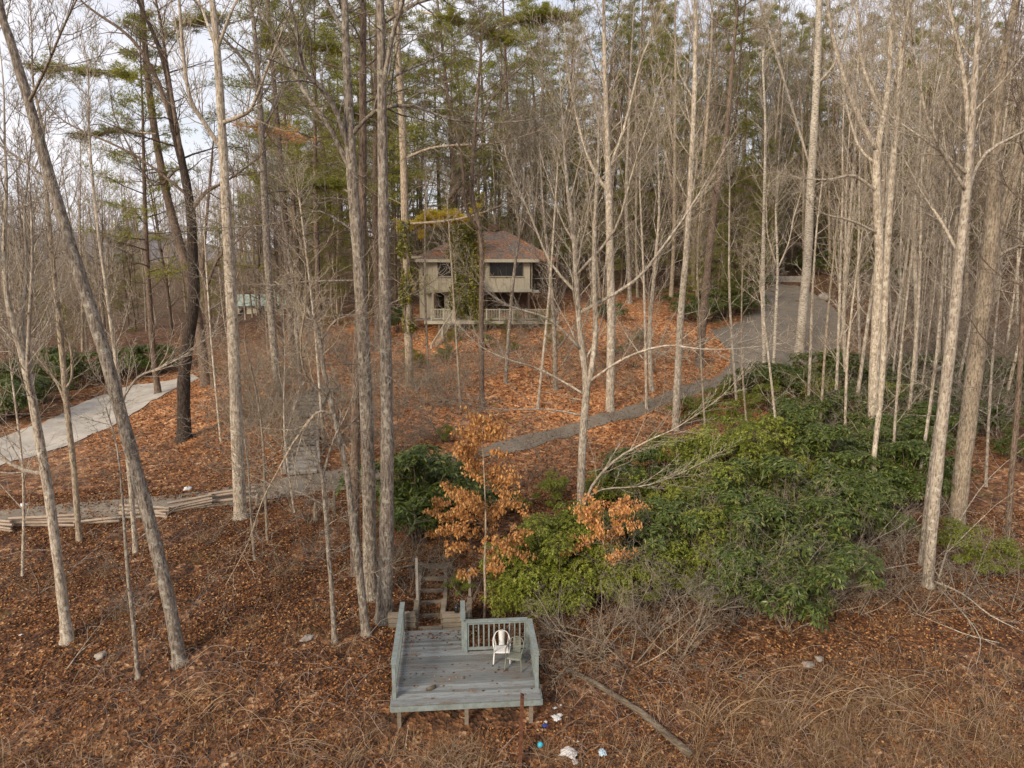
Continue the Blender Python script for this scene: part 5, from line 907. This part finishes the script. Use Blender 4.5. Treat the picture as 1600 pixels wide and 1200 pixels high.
# ------------------------------------------------------------------ timber hill steps up the bank
def hill_steps():
    A = [(472, 742), (472, 720), (472, 700), (472, 680), (474, 662), (478, 645), (486, 630), (498, 618), (512, 608)]; P_ = [hit(*p) for p in A]
    root = empty('hill_steps', P_[0], 'weathered timber steps curving up the bank from the drive', 'steps'); C_ = []; n = 22
    tot = [0]
    for a, b in zip(P_, P_[1:]): tot.append(tot[-1] + (b - a).length)
    for k in range(n):
        s_ = tot[-1] * k / (n - 1); i = max(j for j in range(len(tot)) if tot[j] <= s_ + 1e-6); i = min(i, len(P_) - 2); f = (s_ - tot[i]) / (tot[i + 1] - tot[i]); C_.append(P_[i].lerp(P_[i + 1], f))
    Ls = []; Rs = []
    for k in range(n):
        d = (C_[min(k + 1, n - 1)] - C_[max(k - 1, 0)]); d.z = 0; d.normalize(); s_ = Vector((d.y, -d.x, 0)); c = C_[k] - P_[0]; z = h1(C_[k].x, C_[k].y) - P_[0].z + .10
        c.z = z; a = c - s_ * .62; b = c + s_ * .62; t = T(); t.beam(a, b, .44, .09); t.build('step', M_STEPWOOD, root); Ls.append(a - s_ * .09 + Vector((0, 0, .06))); Rs.append(b + s_ * .09 + Vector((0, 0, .06)))
    for side in (Ls, Rs):
        for k in range(0, n - 1, 3): t = T(); t.beam(side[k], side[min(k + 3, n - 1)], .14, .22); t.build('side_board', M_STEPWOOD, root)
hill_steps()
# low block wall at the top of the drive
P_ = [hit(x, 441) for x in (1192, 1212, 1232, 1258)]; root = empty('block_wall', P_[0], 'low pale block wall at the top end of the drive', 'wall')
for a, b in zip(P_, P_[1:]):
    n_ = max(2, int((b - a).length / .6))
    for k in range(n_):
        for r_ in range(2): u, v = a.lerp(b, k / n_), a.lerp(b, (k + .96) / n_); u = u - P_[0] + Vector((0, .02 * r_, .15 + .33 * r_)); v = v - P_[0] + Vector((0, .02 * r_, .15 + .33 * r_)); t = T(); t.beam(u, v, .3, .31); t.build('block', M_STONE, root)
# ------------------------------------------------------------------ the house
def house():
    Y0 = 60.0; k = W(800, 500, Y0); mpp = (W(900, 500, Y0).x - k.x) / 100
    X = lambda px: (px - 760) * mpp; OX = (760 - 800) * mpp; Z = lambda py: W(760, py, Y0).z
    zf = Z(497); root = empty('house', (OX, Y0, zf), 'two storey cream house with leaf covered brown hip roof', 'house')
    z = lambda py: Z(py) - zf
    plan = [(X(648), 3.6), (X(667), .7), (X(686), 0), (X(831), 0), (X(831), 9.5), (X(648), 9.5)]
    ze, zb, zl = z(405), z(454), 0
    def wall(a, b, z0, z1, nm='wall', m_=M_SIDING, th=.16, par=None):
        t = T(); a, b = Vector((*a, 0)), Vector((*b, 0)); L_ = (b - a).length; d = (b - a).normalized(); s_ = Vector((d.y, -d.x, 0)); n = max(1, int(L_ / .6)); c = (a + b) / 2 - s_ * th / 2; M_ = Matrix((d, -s_, Vector((0, 0, 1)))).transposed()
        t.box(c + Vector((0, 0, (z0 + z1) / 2)), (L_, th, z1 - z0), M_)
        for i in range(n + 1): p = a + d * (.03 + (L_ - .06) * i / n) + s_ * .012; t.box(p + Vector((0, 0, (z0 + z1) / 2)), (.045, .03, z1 - z0 - .02), M_)
        return t.build(nm, m_, par or root)
    # upper storey ring
    up = []
    for i in range(len(plan)): up.append(wall(plan[i], plan[(i + 1) % len(plan)], zb, ze))
    t = T(); t.box(((X(667) + X(831)) / 2, 4.9, zb - .10), (X(831) - X(648) + .1, 9.3, .2)); t.build('floor_slab', M_TRIM, root)
    t = T(); t.box(((X(686) + X(831)) / 2, -.03, zb + .02), (X(831) - X(686), .10, .26)); t.build('band_board', M_TRIM, up[2])
    # lower storey: full wall at left, set back behind an alcove and under the right half
    wall((X(648), 3.6), (X(678), .25), zl - 1.6, zb - .2); wall((X(678), .25), (X(678), 2.3), zl - .3, zb - .2); wall((X(678), 2.3), (X(700), 2.3), zl, zb - .2, 'alcove_wall'); wall((X(693), .9), (X(708), .9), zl, zb - .2, 'alcove_wall')
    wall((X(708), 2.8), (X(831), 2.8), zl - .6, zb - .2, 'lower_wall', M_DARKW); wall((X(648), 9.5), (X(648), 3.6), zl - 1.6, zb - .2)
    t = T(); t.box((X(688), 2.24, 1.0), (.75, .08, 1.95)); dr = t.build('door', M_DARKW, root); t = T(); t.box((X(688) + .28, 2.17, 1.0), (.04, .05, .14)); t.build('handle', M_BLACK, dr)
    for px_ in (680, 826, 760): t = T(); t.box((X(px_), .10, zb / 2 - .4), (.17, .17, zb + .55)); t.build('porch_post', M_DARKW, root)
    def window(px0, px1, py0, py1, mull, y=0.0, par=None):
        x0, x1, z0, z1 = X(px0), X(px1), z(py1), z(py0); t = T(); t.box(((x0 + x1) / 2, y - .035, (z0 + z1) / 2), (x1 - x0, .03, z1 - z0)); w_ = t.build('window', M_GLASS, par or root)
        t = T(); e = .07
        for c, s_ in ((((x0 + x1) / 2, z1), (x1 - x0 + e, e)), (((x0 + x1) / 2, z0), (x1 - x0 + e, e)), ((x0, (z0 + z1) / 2), (e, z1 - z0)), ((x1, (z0 + z1) / 2), (e, z1 - z0))): t.box((c[0], y - .06, c[1]), (s_[0], .055, s_[1]))
        for m in range(1, mull): t.box((x0 + (x1 - x0) * m / mull, y - .057, (z0 + z1) / 2), (.05, .045, z1 - z0 - .05))
        t.build('frame', M_FRAME, w_); t = T(); t.box(((x0 + x1) / 2, y - .085, z0 - .06), (x1 - x0 + .2, .12, .06)); t.build('sill', M_TRIM, w_)
    window(686, 713, 409, 431, 2, par=up[2]); window(766, 816, 409, 431, 4, par=up[2])
    # narrow window on the slanted left wall
    a, b_ = Vector((*plan[0], 0)), Vector((*plan[1], 0)); d = (b_ - a).normalized(); s_ = Vector((d.y, -d.x, 0)); c = a.lerp(b_, .62) + s_ * .03; M_ = Matrix((d, -s_, Vector((0, 0, 1)))).transposed(); t = T(); t.box(c + Vector((0, 0, ze - .95)), (.45, .04, .9), M_); wd_ = t.build('window', M_GLASS, up[0]); t = T(); t.box(c + s_ * .015 + Vector((0, 0, ze - .48)), (.55, .05, .06), M_); t.box(c + s_ * .015 + Vector((0, 0, ze - 1.42)), (.55, .05, .06), M_); t.build('frame', M_FRAME, wd_)
    # hip roof with overhang and fascia
    e = .55; ro = [(X(643) - .3, 3.4 - e), (X(660), .3 - e), (X(686), -e - .1), (X(831) + e, -e - .1), (X(831) + e, 9.5 + e), (X(643) - .3, 9.5 + e)]; zt = ze + .02; r1, r2 = Vector((X(732), 4.6, z(360))), Vector((X(790), 4.6, z(358)))
    V = [(*p, zt) for p in ro] + [(*p, zt - .26) for p in ro] + [tuple(r1), tuple(r2)]
    Tr = [(0, 1, 12), (1, 2, 12), (2, 3, 12), (3, 13, 12), (3, 4, 13), (4, 5, 13), (5, 12, 13), (5, 0, 12)]; t = T(); t.raw(V, [], Tr); rf = t.build('roof', M_ROOF, root)
    t = T(); t.raw([(*p, zt - .004) for p in ro] + [(*p, zt - .26) for p in ro], [(i, (i + 1) % 6, (i + 1) % 6 + 6, i + 6) for i in range(6)], []); t.build('fascia', M_TRIM, rf)
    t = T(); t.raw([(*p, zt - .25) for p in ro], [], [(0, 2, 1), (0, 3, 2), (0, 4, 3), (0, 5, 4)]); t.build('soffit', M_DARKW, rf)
    t = T(); t.box((X(648), 2.6, zt + .16), (3.0, 2.6, .16)); t.build('flat_roof', M_ROOF, rf); t = T(); t.box((X(648), 1.27, zt + .13), (3.05, .06, .2)); t.build('fascia', M_TRIM, rf)
    t = T(); t.box((X(770), 4.6, z(352)), (.9, .7, .5)); t.build('roof_vent', M_DARKW, rf)
    # screened porch wing at right under its own lower hip
    xr = X(872); t = T(); V = [(X(831) + e * .3, 1.2, zt - .02), (xr, 1.2, zt - .02), (xr, 9.5, zt - .02), tuple(r2 + Vector((.05, 0, -.05)))]; t.raw(V + [(a_, b2, c_ - .2) for a_, b2, c_ in V[:3]], [(0, 4, 5, 1), (1, 5, 6, 2)], [(0, 1, 3), (1, 2, 3), (4, 6, 5)]); t.build('porch_roof', M_ROOF, root)
    wall((X(831), 3.2), (xr, 3.2), zb, ze, 'porch_back_wall', M_DARKW); t = T(); t.box(((X(831) + xr) / 2, 2.6, zb - .1), (xr - X(831), 2.6, .2)); t.build('porch_floor', M_DARKW, root)
    for px_ in (835, 852, 870): t = T(); t.box((X(px_), 1.5, (zb + ze) / 2 - .1), (.10, .10, ze - zb)); t.build('screen_post', M_DARKW, root)
    t = T(); t.box(((X(833) + X(870)) / 2, 1.5, zb + .95), (X(870) - X(833), .06, .08)); t.build('porch_rail', M_TRIM, root)
    for px_ in (868,): t = T(); t.box((X(px_), .9, zb / 2 - 1), (.17, .17, zb + 1.8)); t.build('porch_post', M_DARKW, root)
    # chimney with light blocks
    t = T(); cx = X(724); t.box((cx, -.42, (z(362) - 1.2) / 2), (1.25, .8, z(362) + 1.2)); t.box((cx, -.42, z(362) + .05), (1.4, .95, .12)); ch = t.build('chimney', M_BRICK, root)
    # patio floor and railings
    t = T(); plank_run(t, X(668), X(870), -2.2, 2.6, 0.0, .14, .05); t.build('patio_floor', M_STEPWOOD, root); t = T(); t.box(((X(668) + X(870)) / 2, -2.22, -.16), (X(870) - X(668), .06, .24)); t.build('patio_edge', M_TRIM, root)
    def rail(p, q, nb):
        p, q = Vector(p), Vector(q); t = T(); u = Vector((0, 0, .9)); t.beam(p + u, q + u, .09, .06); r_ = t.build('railing', M_TRIM, root); t = T(); u2 = Vector((0, 0, .12)); t.beam(p + u2, q + u2, .05, .07); t.build('bottom_rail', M_TRIM, r_)
        for i in range(nb + 1): c = p.lerp(q, i / nb); big = i % 8 == 0; t = T(); w2 = .11 if big else .04; t.box(c + Vector((0, 0, .48 if big else .5)), (w2, w2, 1.0 if big else .76)); t.build('baluster' if not big else 'railing_post', M_TRIM, r_)
    rail((X(678), -1.9, 0), (X(706), -1.9, 0), 12); rail((X(742), -2.1, 0), (X(870), -2.1, 0), 52)
    # stairs going down to the left-front
    a = Vector((X(712), -2.2, -.05)); b2 = Vector((X(682), -3.4, z(545))); 
    for s_ in (0, .95): rail(a + Vector((0, -s_, 0)), b2 + Vector((0, -s_, 0)), 16)
    for k_ in range(9): f = (k_ + .5) / 9; c = a.lerp(b2, f); t = T(); t.box(c + Vector((0, -.48, -.05)), (.30, .95, .05)); t.build('stair_tread', M_STEPWOOD, root)
    t = T(); plank_run(t, X(652), X(684), -4.6, -2.9, z(546), .14, .05); t.build('landing', M_TIMBER, root)
    for px_ in (655, 682): t = T(); t.box((X(px_), -4.5, z(546) - .5), (.12, .12, .95)); t.build('landing_post', M_TIMBER, root)
    t = T(); plank_run(t, X(630), X(680), -1.2, .1, -.04, .14, .05); t.build('entry_walk', M_STEPWOOD, root)
    for px_ in (690, 760, 830, 868): t = T(); t.box((X(px_), -2.1, -1.0), (.14, .14, 1.9)); t.build('patio_post', M_TIMBER, root)
    return root, Vector((OX, Y0, zf)), X, z
hroot, HO, HX, HZ = house()
# ivy and such: leaf clouds that clothe a column
def ivy(name, base, top, rad, n, label, mat_=M_IVY, leaf=.2, cat='ivy', bulge=None):
    base, top = Vector(base), Vector(top); C_ = []; D_ = []; st = T(); rg = random.Random(n)
    for i in range(n):
        t_ = rg.random(); c = base.lerp(top, t_); a = rg.uniform(0, 6.28); cl = .75 + .4 * math.sin(t_ * 19 + a * 2) * math.sin(a * 3 + t_ * 7); r = rad * (bulge(t_) if bulge else 1) * max(.35, cl) * rg.uniform(.75, 1.2)
        d = Vector((math.cos(a), math.sin(a), 0)); C_.append(tuple(c + d * r - base)); D_.append((d.x + rg.gauss(0, .5), d.y + rg.gauss(0, .5), -.6 + rg.gauss(0, .4)))
    for k in range(5): a = k * 1.3; st.tube([base.lerp(top, f) - base + Vector((math.cos(a + f * 2), math.sin(a + f * 2), 0)) * rad * .8 for f in (0, .25, .5, .75, .97)], [.03, .025, .02, .015, .01], 5)
    root = empty(name, base, label, cat); st.build('vine_stem', B_BROWN, root, True); C_ = np.array(C_); D_ = np.array(D_); D_ /= np.linalg.norm(D_, axis=1, keepdims=True)
    V, Tf = cards(n, C_, leaf, leaf * .8, .8, .3, D_); ob('foliage', mesh_np('foliage', V, tris=Tf, smooth=False), mat_, root)
ivy('ivy', HO + Vector((HX(728), -.55, -1.2)), HO + Vector((HX(725), -.5, HZ(350))), 1.12, 12000, 'thick yellow-green ivy covering the house chimney', bulge=lambda t: 1.15 - .25 * t)
bt = next(o for o in sc.objects if o.name.startswith('ivied_tree')); b = bt.location
zt_ = lambda py: W(640, py, b.y).z
ivy('ivy', (b.x, b.y, zt_(520)), (W(632, 345, b.y).x, b.y, zt_(345)), .36, 6000, 'green ivy climbing the tall trunk left of the house', leaf=.14, bulge=lambda t: 1.0 + .3 * math.sin(t * 23) * math.sin(t * 7) - .35 * abs(t - .4)); 
b = hit(735, 640); ivy('ivy', W(746, 500, 52), W(745, 300, 52), .5, 2600, 'loose ivy on the trunk stub rising above the house roof')
# yellowing bough in front of the roof
def bough(p0, p1, Y, wd, label, m_, n=1800, nm='pine_bough'):
    a, b = W(*p0, Y), W(*p1, Y); root = empty(nm, a, label, 'branch'); rg = random.Random(int(p0[0])); d = b - a; pts = [d * (k / 6) + Vector((0, rg.uniform(-.2, .2), .25 * math.sin(k / 6 * 3.1))) for k in range(7)]; t = T(); t.tube(pts, [.06 * (1 - .8 * k / 6) for k in range(7)], 6); t.build('limb', B_PALE, root, True); C_ = []; 
    tw_ = T()
    for i in range(60):
        q, _, dd = at_poly(pts, [1] * 7, rg.uniform(.1, 1)); s_ = polyline(q, dd + Vector((rg.gauss(0, .8), rg.gauss(0, .8), rg.gauss(.05, .2))), wd * rg.uniform(.4, 1.1), 4, .12, 0, rg); tw_.tube(s_, [.012, .009, .007, .004], 3)
        for _ in range(n // 60): u, _, _ = at_poly(s_, [1] * 4, rg.uniform(.3, 1)); C_.append(tuple(u + Vector((rg.gauss(0, .12), rg.gauss(0, .12), rg.gauss(0, .07)))))
    tw_.build('twigs', B_PALE, root, True); C_ = np.repeat(np.array(C_), 5, 0); k = len(C_); dr = nr.normal(0, 1, (k, 3)) * np.array([1, 1, .5]); dr /= np.linalg.norm(dr, axis=1, keepdims=True); V, Tf = cards(k, C_ + dr * .1, .24, .03, .8, .2, dr); ob('foliage', mesh_np('foliage', V, tris=Tf, smooth=False), m_, root)
bough((748, 345), (640, 352), 50, 1.5, 'yellowing evergreen bough hanging in front of the house roof', M_YELLOW, 4800)
bough((545, 300), (480, 290), 40, .8, 'bright green pine bough left of the big trunks', M_NEEDLE)
bough((775, 45), (880, 25), 44, 1.6, 'yellow-green pine bough near the top right of the big trunks', M_NEEDLE, 2400)
bough((660, 20), (790, 60), 48, 1.9, 'olive pine bough high above the house chimney', M_NEEDLE, 2400)
bough((500, 232), (375, 195), 46, 1.3, 'dead orange pine bough high left of the big trunks', M_BEECH, 420)
bough((560, 90), (420, 60), 42, 1.9, 'wide pine bough high above the timber steps', M_NEEDLE, 2600)
bough((240, 130), (70, 110), 42, 1.7, 'broad pine bough reaching left past the dark crooked tree', M_NEEDLE, 1700)
bough((236, 70), (330, 30), 42, 1.2, 'short pine bough above the dark crooked tree', M_NEEDLE, 1500)
bough((245, 210), (110, 215), 43, 1.1, 'sparse lower pine bough reaching left', M_NEEDLE_D, 800)
bough((490, 170), (600, 190), 47, 1.5, 'dark pine bough crossing behind the three big trunks', M_NEEDLE_D, 2000)
# distant green-roofed house in the valley
def far_house():
    p = W(408, 478, 92); b = Vector((p.x, p.y, h1(p.x, p.y) - .3)); root = empty('valley_house', b, 'small house with pale green roof far behind the timber steps', 'house'); zt = p.z - b.z; t = T(); t.box((0, 3, zt / 2), (8, 6, zt)); t.build('wall', M_SIDING, root)
    t = T(); e = .4; t.raw([(-4 - e, -e, zt + .004), (4 + e, -e, zt + .004), (4 + e, 6 + e, zt + .004), (-4 - e, 6 + e, zt + .004), (-4 - e, 3, zt + 1.3), (4 + e, 3, zt + 1.3)], [(0, 1, 5, 4), (2, 3, 4, 5), (3, 2, 1, 0)], [(0, 4, 3), (1, 2, 5)]); t.build('roof', M_GREENROOF, root)
    for x in (-2.4, 0, 2.4): t = T(); t.box((x, -.03, zt * .6), (.9, .06, 1.1)); t.build('window', M_GLASS, root)
far_house()
finish_labels()
print('objects', len(sc.objects))
